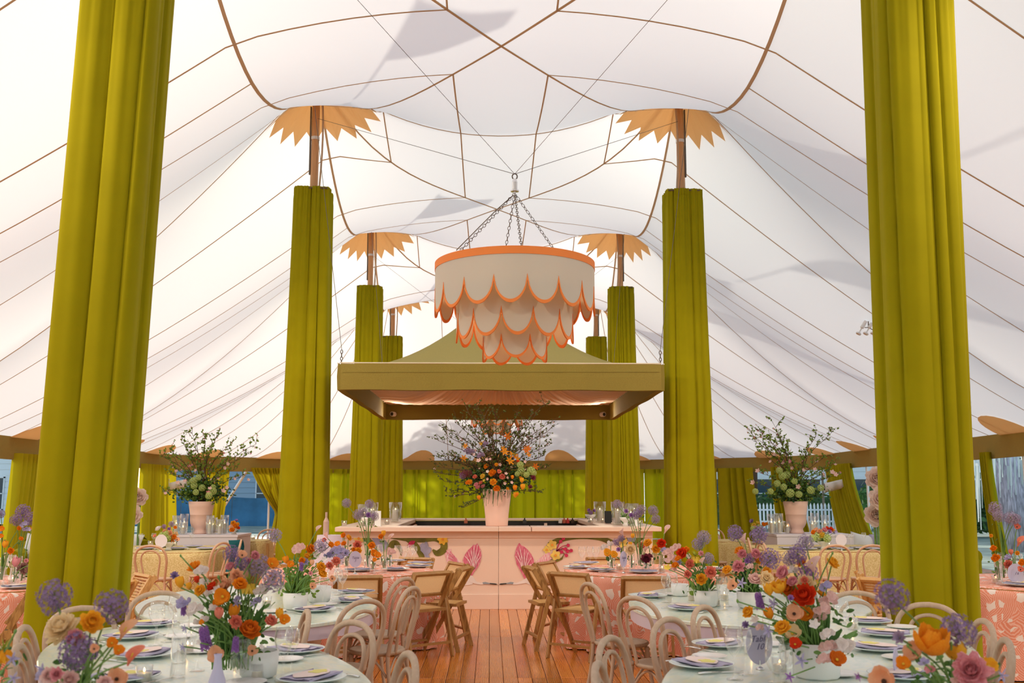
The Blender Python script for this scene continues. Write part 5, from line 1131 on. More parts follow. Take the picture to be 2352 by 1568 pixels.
def bloom(kind, col, var=0):
    key = (kind, col, var)
    if key in BL: return BL[key]
    q = random.Random(hash((kind, col)) % 999 + var * 7 if False else sum(map(ord, kind + col)) + var * 7); mb = MB(); mats = [FM[col], CG_]
    if kind == 'ranunculus':
        for ring, (n, t, L, w, r0) in enumerate(((8, 12, .95, .72, .05), (8, 38, .85, .66, .04), (7, 60, .72, .56, .03), (6, 78, .55, .46, .02), (4, 96, .42, .34, .06))):
            for i in range(n): petal(mb, 2 * pi * i / n + ring * .5 + q.uniform(-.15, .15), R(t + q.uniform(-6, 6)), L * q.uniform(.92, 1.05), w, .5, -.12 + ring * .03, r0, 3, 3, 0, R(28), q=q)
        mb.lathe([(0, .1), (.12, .12), (.13, .3), (0, .38)], 8, m=1)
    elif kind == 'poppy':
        for i in range(6): petal(mb, 2 * pi * i / 6 + q.uniform(-.2, .2), R(28 + 14 * (i % 2)), 1.0, 1.05, .35, -.1, .03, 5, 5, 0, R(18), ruff=.06, q=q)
        mats[1] = CK if col in ('peach', 'coral', 'pink', 'white', 'pale_pink') else CY; mb.lathe([(0, .0), (.14, .02), (.16, .12), (0, .2)], 8, m=1)
    elif kind == 'tulip':
        for i in range(6): petal(mb, 2 * pi * i / 6 + q.uniform(-.08, .08), R(70 if i % 2 else 62), 1.5, .95, .55, -.75, .04, 4, 5, 0, R(26), pointy=.35, q=q)
    elif kind == 'tulip_open':
        for i in range(7): petal(mb, 2 * pi * i / 7 + q.uniform(-.15, .15), R(44 if i % 2 else 58), 1.35, .95, .5, -.5, .04, 4, 5, 0, R(22), pointy=.25, ruff=.03, q=q)
        for i in range(5): petal(mb, 2 * pi * i / 5, R(74), 1.1, .8, .5, -.45, .04, 3, 4, 0, R(20), pointy=.25, q=q)
    elif kind == 'allium':
        n = 130
        for i in range(n):
            z = 1 - 2 * (i + .5) / n; r = sqrt(1 - z * z); a = i * 2.39996; d = Vector((cos(a) * r, sin(a) * r, z)); t1 = d.cross(Vector((.3, .5, .8))).normalized(); t2 = d.cross(t1); R0 = q.choice((.62, .8, .9, .95))
            c = d * R0; mb.add([d * .12 + t1 * .012, c + t1 * .012, c - t1 * .012, d * .12 - t1 * .012], [(0, 1, 2, 3)], 0 if i % 3 else 1)
            o_ = q.uniform(0, 1)
            for k in range(6):
                aa = 2 * pi * k / 6 + o_; e = (t1 * cos(aa) + t2 * sin(aa)); g = d.cross(e); mb.add([c, c + e * .08 + g * .038 + d * .05, c + e * .16 + d * q.uniform(.06, .16), c + e * .08 - g * .038 + d * .05], [(0, 1, 2, 3)])
        mb.lathe([(0, -.1), (.1, -.05), (.1, .08), (0, .12)], 8, m=1)
    elif kind == 'scabiosa':
        for i in range(14): petal(mb, 2 * pi * i / 14, R(20 + 25 * (i % 2)), .95, .5, .2, 0, .05, 2, 3, 0, R(10), ruff=.08, q=q)
        for i in range(10): petal(mb, 2 * pi * i / 10, R(65), .55, .3, .2, 0, .05, 2, 2, 0)
        mb.lathe([(0, -.35), (.25, -.2), (.3, .0), (0, .05)], 8, m=1)
    elif kind in ('carnation', 'peony'):
        for ring, (n, t, L) in enumerate(((9, -8, 1.0), (9, 15, .98), (9, 35, .92), (8, 52, .85), (7, 68, .75), (5, 82, .65))):
            for i in range(n): petal(mb, 2 * pi * i / n + ring * .6 + q.uniform(-.2, .2), R(t + q.uniform(-9, 9)), L * q.uniform(.85, 1.05), .6, .3, 0, .0, 3, 3, 0, R(18), ruff=.12 if kind == 'carnation' else .07, q=q)
    elif kind == 'sweet_pea':
        for (cx, cy, cz) in ((0, 0, .3), (.45, .1, -.25), (-.4, -.15, -.35)):
            sub = MB()
            for i in range(4): petal(sub, 2 * pi * i / 4 + q.uniform(-.4, .4), R(q.uniform(5, 55)), .75, .8, .35, 0, 0, 4, 3, 0, R(25), ruff=.13, q=q)
            mb.add([(v[0] + cx, v[1] + cy, v[2] + cz) for v in sub.v], sub.f)
    elif kind == 'hyacinth':
        for i in range(54):
            z = -1.7 + 3.4 * i / 54; a = i * 2.4; rr = 1.0 * (1 - .4 * (i / 54)); d = Vector((cos(a), sin(a), .25)).normalized(); t1 = d.cross(Vector((0, 0, 1))).normalized(); t2 = d.cross(t1); c = Vector((cos(a) * rr * .6, sin(a) * rr * .6, z))
            for k in range(5):
                aa = 2 * pi * k / 5 + i; e = t1 * cos(aa) + t2 * sin(aa); g = d.cross(e); mb.add([c, c + d * .25 + e * .18 + g * .14, c + d * .34 + e * .48, c + d * .25 + e * .18 - g * .14], [(0, 1, 2, 3)])
        mb.lathe([(.12, -1.8), (.4, -1.4), (.4, 1.0), (0, 1.7)], 8, m=0)
    elif kind == 'calla':
        mb.grid(lambda u, v: ((.10 + .55 * v ** 1.6) * cos(2 * pi * u) * (1 + .5 * v * max(0, cos(2 * pi * u))), (.10 + .45 * v ** 1.6) * sin(2 * pi * u), -1.1 + 1.7 * v + .55 * v * v * cos(2 * pi * u)), 16, 7, cu=True)
        mats[1] = CY; mb.tube([(0, 0, -.8), (0, 0, .4)], .07, 6, m=1)
    elif kind == 'bellflower':
        for i in range(5): petal(mb, 2 * pi * i / 5, R(35), 1.1, .42, .3, 0, .05, 2, 4, 0, R(-50), pointy=.7, q=q)
        for i in range(3): petal(mb, 2 * pi * i / 3 + .5, R(70), .8, .36, .3, 0, .02, 2, 3, 0, R(-30), pointy=.5, q=q)
    elif kind == 'lily':
        for i in range(6): petal(mb, 2 * pi * i / 6, R(35), 1.15, .5, .3, -.2, .03, 3, 5, 0, R(-45), pointy=.6, q=q)
        for i in range(5): mb.tube([(0, 0, -.1), (cos(i * 1.26) * .2, sin(i * 1.26) * .2, .5)], .02, 4, m=1)
    elif kind == 'fritillaria':
        for i in range(7):
            a = 2 * pi * i / 7; sub = MB()
            for k in range(5): petal(sub, 2 * pi * k / 5, R(-68), .95, .4, .4, 0, .04, 2, 3, 0, R(12), pointy=.3)
            mb.add([(v[0] + cos(a) * .42, v[1] + sin(a) * .42, v[2]) for v in sub.v], sub.f)
        for i in range(16): petal(mb, 2 * pi * i / 16, R(q.uniform(25, 80)), .95, .13, 0, .0, .02, 1, 3, 1, R(-30), pointy=.8)
    elif kind == 'snowball':
        n = 46
        for i in range(n):
            z = 1 - 2 * (i + .5) / n; r = sqrt(1 - z * z); a = i * 2.4; d = Vector((cos(a) * r, sin(a) * r, z)); t1 = d.cross(Vector((.3, .5, .8))).normalized(); t2 = d.cross(t1); c = d * .8
            for k in range(4):
                aa = pi / 2 * k + i; e = t1 * cos(aa) + t2 * sin(aa); g = d.cross(e); mb.add([c, c + e * .14 + g * .12 + d * .06, c + e * .27 + d * .03, c + e * .14 - g * .12 + d * .06], [(0, 1, 2, 3)])
    elif kind == 'blossom':
        for i in range(5): petal(mb, 2 * pi * i / 5, R(25), .95, .75, .3, 0, .03, 2, 2, 0, R(15))
    elif kind == 'bud':
        mb.lathe([(0, -.8), (.35, -.5), (.5, 0), (.35, .5), (0, .8)], 8, m=0); mats = [G2]
    me = mb.mesh(kind, mats, kind in ('poppy', 'tulip', 'tulip_open', 'calla', 'bud')); BL[key] = me; return me
BL = {}
CODE = {'A': 'allium', 'R': 'ranunculus', 'P': 'poppy', 'T': 'tulip', 'O': 'tulip_open', 'S': 'scabiosa', 'C': 'carnation', 'N': 'peony', 'W': 'sweet_pea', 'H': 'hyacinth', 'L': 'calla', 'B': 'bellflower', 'Y': 'lily', 'F': 'fritillaria', 'G': 'snowball', 'K': 'blossom', 'D': 'bud'}
CC = {'o': 'orange', 'd': 'deep_orange', 'a': 'amber', 'r': 'red', 'p': 'pink', 'q': 'pale_pink', 'e': 'peach', 'c': 'coral', 'w': 'white', 'y': 'yellow', 'm': 'cream', 'v': 'violet', 'u': 'mauve', 'U': 'pale_mauve', 'l': 'lilac', 'k': 'plum', 'g': 'green', 't': 'dusky'}
def leafblade(mb, a, b, w, q, m=0):
    a = Vector(a); b = Vector(b); d = b - a; n_ = d.cross(Vector((q.uniform(-1, 1), q.uniform(-1, 1), .3))).normalized(); o_ = n_.cross(d).normalized(); bend = q.uniform(-.15, .25) * d.length
    def f(u, v): s_ = (u - .5) * 2; return a + d * v + n_ * (s_ * w * sin(pi * (v * .9 + .06)) ** .7) + o_ * (bend * v * v + abs(s_) * w * .25)
    mb.grid(f, 2, 5, m)
def arrangement(name, lab, base, Y, rows, group, h0=TM, spread=.05, jitter=.13, foliage=1.0, vase_h=.1, stems=True, leaf=(G1, G2), face_cam=.75, seed=3):
    """rows: 'Ro x y r' strings -> blooms standing over the vase; base = photo column/row of the vase foot at depth Y"""
    q = random.Random(seed + len(rows)); b0 = onz(base[0], base[1], h0) if isinstance(base[1], (int, float)) and Y is None else Vector((at(base[0], 1200, Y).x, Y, h0))
    Y = b0.y; t = thing(name, lab, 'flowers', tuple(b0), 0, group); sm = MB(); 
    pys = [float(z_.split()[2]) for z_ in rows.split(';') if len(z_.split()) > 3]; PYM = min(pys); PYR = max(1, max(pys) - PYM)
    for i, rr in enumerate(rows.split(';')):
        rr = rr.split()
        if len(rr) < 4: continue
        kind, col = CODE[rr[0][0]], CC[rr[0][1]]; px, py, r = float(rr[1]), float(rr[2]), float(rr[3]); y = Y + q.uniform(-jitter * .5, jitter * .6) - (.24 if Y < 9 else .10 if stems else .34) * min(1, max(0, (py - PYM) / PYR))
        P = at(px, py, y) - b0; rad = (1.3 if stems else 1.1) * (.75 if kind == 'blossom' and not stems else 1) * r / 2330 * y / (.95 if kind in ('allium', 'snowball') else 1.0)
        o = ob(kind, bloom(kind, col, q.randrange(2)), t); o.location = P; o.scale = (rad,) * 3; o['label'] = f'{col.replace("_", " ")} {kind.replace("_", " ")} bloom'
        out = Vector((P.x, P.y * .5, 0)); out = out.normalized() if out.length > 1e-4 else Vector((0, 0, 0))
        cam_d = (CAM - (P + b0)).normalized()
        if kind in ('tulip', 'hyacinth', 'bud'): D = Vector((0, 0, 1)) + out * q.uniform(.05, .35)
        elif kind in ('poppy', 'scabiosa', 'carnation', 'peony', 'lily', 'blossom', 'sweet_pea'): D = cam_d * q.uniform(.5, 1.1) + Vector((q.uniform(-.4, .4), 0, q.uniform(.2, .8))) + out * .4
        elif kind == 'ranunculus': D = cam_d * q.uniform(.2, 1.1) + Vector((0, 0, q.uniform(.3, 1))) + out * .5
        elif kind == 'calla': D = Vector((0, 0, 1)) + out * .5 + cam_d * .3
        elif kind == 'fritillaria': D = Vector((0, 0, 1))
        elif kind == 'bellflower': D = out + cam_d * .4 + Vector((0, 0, q.uniform(-.5, .3)))
        else: D = Vector((q.uniform(-.3, .3), q.uniform(-.3, .3), 1))
        D.normalize(); o.rotation_euler = D.to_track_quat('Z', 'Y').to_euler()
        if stems:
            s0 = Vector((q.uniform(-1, 1) * spread, q.uniform(-1, 1) * spread * .7, vase_h * .35)); mid = s0 * .5 + P * .5; mid += Vector((0, 0, .12 * P.z)) - out * .15 * hypot(P.x, P.y)
            end = P - D * rad * (.7 if kind in ('tulip', 'calla') else .12)
            st = MB().tube(crv([s0, mid, end], 4), [.0032 if Y < 9 else .0038] * 9, 5).build('stem', G2, o.parent)
    if foliage:
        fo = MB(); n = int(15 * foliage); R_ = max([.12] + [abs(at(float(rr.split()[1]), 1300, Y).x - b0.x) for rr in rows.split(';') if len(rr.split()) >= 4]) * .55
        zt = max(.12, sum([at(float(rr.split()[1]), float(rr.split()[2]), Y).z - h0 for rr in rows.split(';') if len(rr.split()) >= 4]) / max(1, len([1 for rr in rows.split(';') if len(rr.split()) >= 4])))
        for i in range(n):
            a = q.uniform(0, 2 * pi); r = q.uniform(.1, 1) * R_; e = Vector((cos(a) * r, abs(sin(a)) * min(r, .2) * 1.2 - .04, q.uniform(.3, .9) * zt)); s = Vector((cos(a) * .02, sin(a) * .02, vase_h * .6)); leafblade(fo, s + (e - s) * q.uniform(0, .6), e, q.uniform(.010, .022), q, i % 2)
        for i in range(int(90 * foliage)):
            a = q.uniform(0, 2 * pi); r = q.uniform(.1, 1) * R_; c = Vector((cos(a) * r, sin(a) * min(r, .2) + .05, q.uniform(.25, 1.0) * zt)); d = Vector((q.uniform(-1, 1), q.uniform(-1, 1), q.uniform(-.5, .8))).normalized() * q.uniform(.02, .04); leafblade(fo, c, c + d, .009, q, i % 2)
        f_ = fo.build('foliage', list(leaf), t); f_['kind'] = 'stuff'
    return t, b0
def vase(px, py, h, prof, mt, lab, name='vase', fr=None, sc=1, grp=None, p=None, n=32):
    p = p or onz(px, py, h); o = MB().lathe([(a * sc, b * sc) for a, b in prof], n, fr=fr, caps=False).build(name, mt, loc=(p.x, p.y, h), smooth=True); return tag(o, lab, 'vase', grp)
PLANT = [(0, .004), (.06, .0), (.075, .01), (.082, .06), (.084, .115), (.079, .115), (.076, .06), (.0, .03)]
SCAL = lambda a: 1 + .06 * abs(cos(4 * a))
BUDV = [(0, .003), (.028, 0), (.032, .01), (.034, .06), (.018, .11), (.014, .15), (.017, .165), (.013, .165), (.011, .11), (0, .02)]
CYL = [(0, .004), (.028, 0), (.03, .004), (.03, .16), (.0285, .16), (.028, .01), (0, .008)]
WV = 'white scalloped planters on the marble tables'
# near right
arrangement('flower_arrangement', 'large mixed bouquet with red ranunculus on the near right marble table', (1862, 1545), 4.55, 'Au 1832 1272 17;AU 1814 1283 14;AU 1850 1245 14;Ro 1842 1290 12;Ww 1821 1309 10;Lq 1866 1298 17;Rp 1799 1315 15;Av 1855 1315 18;Rp 1821 1336 12;Cm 1851 1341 20;Rc 1848 1332 8;Ra 1912 1293 14;Oa 1789 1351 18;Ta 1766 1352 15;Rd 1810 1351 18;Rr 1847 1368 26;Hv 1744 1380 8;To 1766 1408 15;Pe 1824 1410 19;Po 1856 1411 17;Ra 1798 1442 17;Pm 1820 1455 19;Pr 1826 1480 14;Ra 1719 1406 13;Wq 1904 1375 17;Wq 1889 1398 15;Wq 1880 1416 15;Wl 1896 1346 13;Bl 1778 1386 13;Bl 1766 1449 12;Ww 1935 1482 22;Wq 1900 1484 15;Wq 1893 1513 14;Pd 1922 1515 18;Bl 1842 1517 14;Su 1714 1435 8;Kw 1735 1424 10;Kw 1871 1435 12;Ra 1886 1363 10;Ky 1874 1338 6;Bv 1815 1553 10;Dg 1748 1353 5;Dg 1694 1380 5;Sv 1816 1374 7;Ww 1900 1455 13;Ww 1865 1370 9;Dg 1912 1270 4;Wq 1745 1440 8', 'mixed flower arrangements', spread=.06, foliage=2.6, vase_h=.14, seed=1)
vase(0, 0, TM, [(0, .004), (.085, 0), (.095, .01), (.098, .15), (.093, .15), (.09, .02), (0, .02)], M['whitem'], 'white planter holding the large near right bouquet', 'planter', SCAL, grp=WV, p=Vector((at(1862, 1200, 4.55).x, 4.55, 0)))
vase(1808, 1566, TM, CYL, M['glass'], 'clear bud vase beside the near right planter', 'bud_vase', grp='clear bud vases')
# front right
arrangement('flower_arrangement', 'close-up bouquet with big orange tulip in the bottom right corner', (2165, 1600), 3.3, 'Oo 2141 1478 42;Au 2047 1369 29;Au 2200 1449 29;Pe 2101 1499 22;Oa 2200 1500 25;SU 2067 1465 14;Po 2075 1525 16;Np 2232 1542 36;Pa 2270 1530 18;Pe 2032 1565 30;Bl 2300 1550 14;Bv 1973 1553 9;Wp 2135 1536 10;Nq 2215 1575 24;Dg 2085 1483 5;Ra 2240 1570 18;Wl 2122 1520 10;Dg 2185 1478 6', 'mixed flower arrangements', spread=.05, foliage=1.4, vase_h=.12, seed=2)
vase(0, 0, TM, PLANT, M['whitem'], 'white planter below the bottom right bouquet', 'planter', SCAL, grp=WV, p=Vector((at(2165, 1200, 3.3).x, 3.3, 0)))
# mid right, left one and right one
arrangement('flower_arrangement', 'bouquet with pink ranunculus behind number card on middle right marble table', (1715, 1395), 7.2, 'Au 1688 1224 14;Au 1743 1227 15;Ro 1699 1265 11;Rp 1705 1272 10;Ra 1742 1284 11;Rp 1736 1272 11;Np 1697 1301 13;Ra 1670 1309 10;Pe 1684 1345 12;Rq 1735 1331 15;Bl 1704 1338 10;Au 1769 1283 18;Cm 1760 1329 15;Lq 1707 1238 11;Av 1724 1282 9;Ra 1761 1311 9;Wq 1722 1300 7;Sv 1716 1288 6;Ro 1780 1350 9', 'mixed flower arrangements', spread=.05, foliage=1.8, seed=3, leaf=(G1, G4))
vase(0, 0, TM, PLANT, M['whitem'], 'white scalloped planter behind number card, middle right marble table', 'planter', SCAL, grp=WV, p=Vector((at(1715, 1200, 7.2).x, 7.2, 0)))
arrangement('flower_arrangement', 'bouquet with orange ranunculus near the aisle side of middle right marble table', (1611, 1392), 7.3, 'Rr 1567 1270 12;Ro 1576 1263 8;Fy 1597 1278 13;Wq 1552 1257 10;Cc 1585 1295 10;AU 1617 1234 12;AU 1604 1249 11;AU 1627 1282 10;Cc 1632 1314 12;Ra 1611 1330 12;Ro 1551 1298 8;Ro 1557 1283 7;Wq 1541 1283 11;Wq 1533 1268 9;Ky 1533 1305 8;Sl 1560 1291 7;Sp 1611 1271 6;Wq 1545 1305 8;Lq 1612 1288 7;Ra 1552 1300 8;Kw 1582 1278 6;Cc 1580 1318 8', 'mixed flower arrangements', spread=.05, foliage=1.6, seed=4, leaf=(G3, G1))
vase(0, 0, TM, PLANT, M['whitem'], 'white scalloped planter on middle right marble table, aisle side', 'planter', SCAL, grp=WV, p=Vector((at(1617, 1200, 7.3).x, 7.3, 0)))
vase(1562, 1368, TM, PLANT, M['whitem'], 'white round planter behind the aisle side one, middle right marble table', 'planter', SCAL, sc=.8, grp=WV)
# near left
arrangement('flower_arrangement', 'large mixed bouquet with burnt orange ranunculus on the near left marble table', (548, 1560), 4.55, 'Au 532 1271 14;Au 553 1293 14;Rp 586 1276 10;Rp 529 1301 10;Rp 574 1290 9;Pe 556 1275 10;AU 595 1299 19;Po 624 1295 13;AU 628 1331 20;Ro 447 1303 16;Ww 462 1309 13;Tr 452 1330 9;Ww 468 1336 9;Ta 413 1336 14;Ta 434 1345 9;Su 401 1323 9;Ra 460 1356 12;Rr 487 1347 11;Ne 518 1346 17;Ce 543 1322 14;Ro 551 1342 15;Fy 572 1340 20;Po 512 1370 18;Kw 499 1354 9;Ww 600 1355 14;Wl 421 1384 14;Hv 422 1398 6;Ww 447 1399 15;Tc 503 1407 14;To 537 1402 17;Bl 543 1384 9;Cc 541 1428 13;Rd 572 1447 23;Rc 622 1426 13;Ta 642 1407 12;Po 652 1423 12;Hv 471 1466 11;Pe 497 1504 18;Hv 541 1480 7;Pe 579 1495 12;Bl 426 1442 9;Bl 422 1485 9;Ww 453 1428 8;Kw 457 1475 6;Ww 490 1395 9;Po 498 1385 9;Ww 478 1362 8;Sv 475 1362 7;Kw 600 1486 6;Dg 502 1325 5;Dg 415 1276 4;Wl 590 1378 8;Bl 580 1385 8;Ro 626 1322 8;Ww 470 1420 9;Po 464 1429 6;Wl 545 1375 7', 'mixed flower arrangements', spread=.09, foliage=3.0, vase_h=.14, seed=5)
vase(0, 0, TM, PLANT, M['whitem'], 'white planter holding the large near left bouquet', 'planter', SCAL, grp=WV, p=Vector((at(600, 1200, 4.55).x, 4.6, 0)))
vase(497, 1600, TM, BUDV, M['lilaccard'], 'speckled lavender bud vase on near left marble table', 'bud_vase')
vase(0, 0, TM, CYL, M['glass'], 'clear bud vase in the near left bouquet', 'bud_vase', sc=1.1, grp='clear bud vases', p=Vector((at(425, 1200, 4.6).x, 4.6, 0)))
# front left
arrangement('flower_arrangement', 'close-up bouquet with three mauve alliums in the bottom left corner', (200, 1600), 3.3, 'Au 125 1371 29;Au 255 1393 28;Nm 143 1446 33;Ra 210 1430 24;Rp 173 1466 19;Au 179 1496 31;Le 286 1448 18;Po 257 1477 12;Po 273 1494 12;Lc 302 1507 18;Bl 98 1536 14;Nq 114 1552 17;Np 130 1548 13;Nq 161 1562 18;Pe 268 1560 22;Pe 216 1490 10;Kl 90 1555 9;Nq 240 1570 16', 'mixed flower arrangements', spread=.06, foliage=1.6, vase_h=.12, seed=6)
vase(0, 0, TM, PLANT, M['whitem'], 'white planter below the bottom left bouquet', 'planter', SCAL, grp=WV, p=Vector((at(200, 1200, 3.3).x, 3.3, 0)))
arrangement('flower_arrangement', 'yellow crown flower and lilac bells cut by the left edge', (14, 1600), 3.3, 'Fa 8 1493 24;Bl 27 1514 13;Bl 30 1556 12;Dg 35 1450 6', 'mixed flower arrangements', spread=.02, foliage=.7, vase_h=.12, seed=7)
vase(0, 0, TM, CYL, M['glass'], 'clear bud vase at the bottom left corner', 'bud_vase', grp='clear bud vases', p=Vector((at(14, 1200, 3.3).x, 3.3, 0)))
# mid left
arrangement('flower_arrangement', 'green-leaved tulip bouquet on the middle left marble table', (684, 1397), 7.2, 'AU 631 1229 12;Wq 685 1257 11;Wq 682 1264 8;Ro 713 1261 11;AU 737 1254 12;To 657 1285 10;Po 669 1296 8;Hv 692 1301 4;Ro 693 1287 7;Te 717 1291 7;Ra 737 1302 10;Cc 757 1299 8;Ra 740 1318 10;Cc 772 1289 9;Wl 768 1267 12;Ra 705 1277 7;Sp 713 1317 5;Pe 717 1347 8;Pe 763 1329 7;Kw 725 1275 9;Ro 760 1251 7;Lq 729 1214 6;Sl 700 1290 8;Kw 745 1285 6;Wl 752 1275 8', 'mixed flower arrangements', spread=.06, foliage=2.2, seed=8, leaf=(G3, G2))
vase(0, 0, TM, PLANT, M['whitem'], 'white scalloped planter with tulips, middle left marble table', 'planter', SCAL, grp=WV, p=Vector((at(684, 1200, 7.2).x, 7.2, 0)))
vase(733, 1382, TM, PLANT, M['whitem'], 'white scalloped planter right of the tulips, middle left marble table', 'planter', SCAL, grp=WV)
# coral tables: loose stems in glass
def stemset(lab, L, h, Ys, base_px, grp='flowers in clear vases'):
    arrangement('flower_arrangement', lab, base_px, Ys, L, grp, h0=h, spread=.012, foliage=.12, vase_h=.12, jitter=.08, seed=int(base_px[0]))
    vase(0, 0, h, CYL, M['glass'], lab.replace('in a clear vase', 'stand in it:') if False else f'clear vase under the {lab}'[:88], 'glass_vase', p=Vector((at(base_px[0], 1200, Ys).x, Ys, 0)), grp='clear vases')
for (bx, Y, L, lab) in ((845, 10.7, 'AU 849 1157 8;AU 822 1182 9;AU 834 1176 8;AU 860 1185 8;Sv 846 1183 6;AU 796 1155 8', 'tall alliums on the left coral table'),
                        (799, 10.8, 'Ro 789 1229 6;Ra 801 1235 7;Ro 790 1248 6;Po 776 1250 7;Ro 812 1262 5', 'small orange ranunculus on the left coral table'),
                        (822, 10.9, 'Cc 821 1251 9;Ra 823 1264 7', 'coral carnation on the left coral table'),
                        (858, 10.4, 'Po 858 1272 9;Po 866 1276 8;Po 860 1286 5', 'orange poppies on the left coral table'),
                        (884, 10.5, 'Ta 881 1224 7;Ro 875 1232 6;Lq 896 1233 6;Co 854 1253 8', 'orange tulip on the left coral table'),
                        (896, 10.8, 'Wq 899 1268 8;Wq 893 1262 5', 'pale sweet pea on the left coral table'),
                        (778, 10.6, 'Wl 771 1262 10;Wl 784 1266 9;Wl 779 1280 9;Sl 794 1270 8;Lq 750 1230 7;Cc 745 1240 5', 'lilac cluster on the left coral table')): stemset(lab, L, TC, Y, (bx, 1300))
for (bx, Y, L, lab) in ((1468, 10.8, 'AU 1473 1171 9;AU 1500 1172 9;AU 1506 1192 8;Au 1462 1181 9;AU 1418 1158 8;Sv 1439 1174 5;Sv 1450 1183 5', 'tall alliums on the right coral table'),
                        (1404, 10.5, 'Pa 1395 1270 9;Pa 1410 1274 8;Ww 1387 1256 7;Ww 1402 1248 7', 'amber poppies on the right coral table'),
                        (1432, 10.9, 'Lq 1428 1222 8;Au 1416 1245 7;Au 1427 1236 6;Sv 1421 1262 5', 'pale calla on the right coral table'),
                        (1450, 10.5, 'Nm 1448 1262 11;Ta 1453 1230 6;Ta 1448 1249 6', 'cream peony on the right coral table'),
                        (1483, 10.4, 'Rk 1484 1283 10;Rk 1492 1277 7', 'dark plum ranunculus on the right coral table'),
                        (1476, 10.9, 'Cc 1473 1253 8;Lq 1482 1262 6', 'coral dahlia on the right coral table'),
                        (1494, 10.7, 'Ra 1488 1247 9;Ra 1506 1261 9', 'orange ranunculus pair on the right coral table'),
                        (1518, 10.6, 'Rr 1519 1248 10;Lq 1530 1216 8;Wl 1524 1262 6', 'red ranunculus on the right coral table')): stemset(lab, L, TC, Y, (bx, 1300))
for (bx, Y, L, lab) in ((48, 9.3, 'Au 53 1174 12;Au 37 1194 10;Au 71 1191 11;Wl 56 1203 8;Wl 58 1215 6;Kl 66 1216 5', 'alliums on the coral table at left edge'),
                        (12, 9.2, 'Po 5 1214 6;Po 3 1231 5;Ta 12 1249 9;Ro 24 1265 7;Ro 43 1213 5;Ro 48 1237 5;Au 2 1180 7', 'orange poppies on the coral table at left edge'),
                        (40, 9.0, 'Tp 37 1290 12;Ro 70 1296 4', 'pink tulip on the coral table at left edge'), (58, 9.1, 'Ct 55 1305 12;Ct 68 1308 9;Sp 60 1288 5;Ao 74 1213 3', 'dusky chrysanthemums on the coral table at left edge')): stemset(lab, L, TC, Y, (bx, 1330))
for (bx, Y, L, lab) in ((2296, 9.2, 'AU 2286 1168 12;AU 2293 1185 10;AU 2322 1190 12;AU 2333 1192 9', 'alliums on the coral table at right edge'),
                        (2286, 9.0, 'Ro 2282 1259 7;Ro 2287 1281 9;Ra 2277 1230 4', 'orange ranunculus on the coral table at right edge'), (2320, 9.1, 'Pc 2336 1210 7;Tc 2322 1267 7;Cc 2316 1296 9;Lc 2342 1244 10', 'coral flowers on the coral table at right edge'),
                        (2342, 8.95, 'Ro 2348 1292 8;Ra 2337 1270 5;Pc 2344 1308 7;Wl 2314 1280 7', 'orange and coral blooms at the extreme right edge')): stemset(lab, L, TC, Y, (bx, 1330))
# straw tables and plinth corner
BOWL = [(0, .004), (.05, 0), (.03, .03), (.035, .05), (.08, .09), (.085, .12), (.08, .12), (.03, .06), (0, .055)]
for (bx, Y, h, L, lab) in ((390, 14.5, TC, 'Rw 364 1214 7;Av 377 1209 4;Au 394 1203 5;Ro 402 1211 4;Gg 372 1230 7;Gg 382 1226 6;Re 378 1219 5;Yd 396 1238 6;Co 400 1232 5;Ce 390 1224 6;Gg 386 1236 6;Cm 404 1226 5;Pc 356 1231 4;Sv 388 1215 4;Pe 407 1239 5', 'low mixed bouquet on the left straw table'),
                           (1889, 14.5, TC, 'Re 1874 1218 7;Ry 1888 1229 7;Gg 1878 1232 9;Gg 1900 1236 8;Ra 1911 1218 7;Sv 1905 1221 5;Rr 1909 1214 5;Rp 1894 1217 6;Gg 1866 1236 7;Ro 1868 1222 5;Wl 1918 1222 5;Rr 1900 1213 5;Re 1883 1221 6', 'low mixed bouquet on the right straw table'),
                           (538, 16.4, .9, 'Ro 533 1217 6;Ra 536 1202 6;Sv 543 1196 4;Ro 541 1208 6;Ge 530 1209 4;Rr 547 1212 4;Ra 546 1203 4', 'small orange bouquet at the corner of the left plinth'),
                           (1737, 17.3, TC, 'Ry 1732 1207 6;Ry 1741 1201 5;Su 1727 1197 5;Gg 1729 1213 5;Ro 1754 1204 5;Ro 1762 1203 4;Gg 1744 1209 5', 'small yellow bouquet on the small far right straw table'),
                           (1356, 16.1, TB, 'Sv 1353 1172 4;Sv 1364 1173 4;Av 1357 1177 4', 'small violet posy on the bar counter right'), (1437, 14.3, TB, 'Sv 1438 1176 4;Sv 1450 1185 5;Dg 1428 1180 4;Dg 1443 1187 4', 'leafy violet posy on the bar counter right end'), (843, 14.35, TB, 'Sv 846 1184 5;Sv 858 1186 6;Dg 853 1192 4', 'violet posy on the bar counter left')):
    arrangement('flower_arrangement', lab, (bx, 1250), Y, L, 'low bouquets', h0=h, spread=.02, foliage=1.0, vase_h=.11, jitter=.09, seed=bx)
    vase(0, 0, h, BOWL, M['white'], f'small bowl vase under the {lab}'[:90], 'bowl_vase', p=Vector((at(bx, 1200, Y).x, Y, 0)), grp='bowl vases')
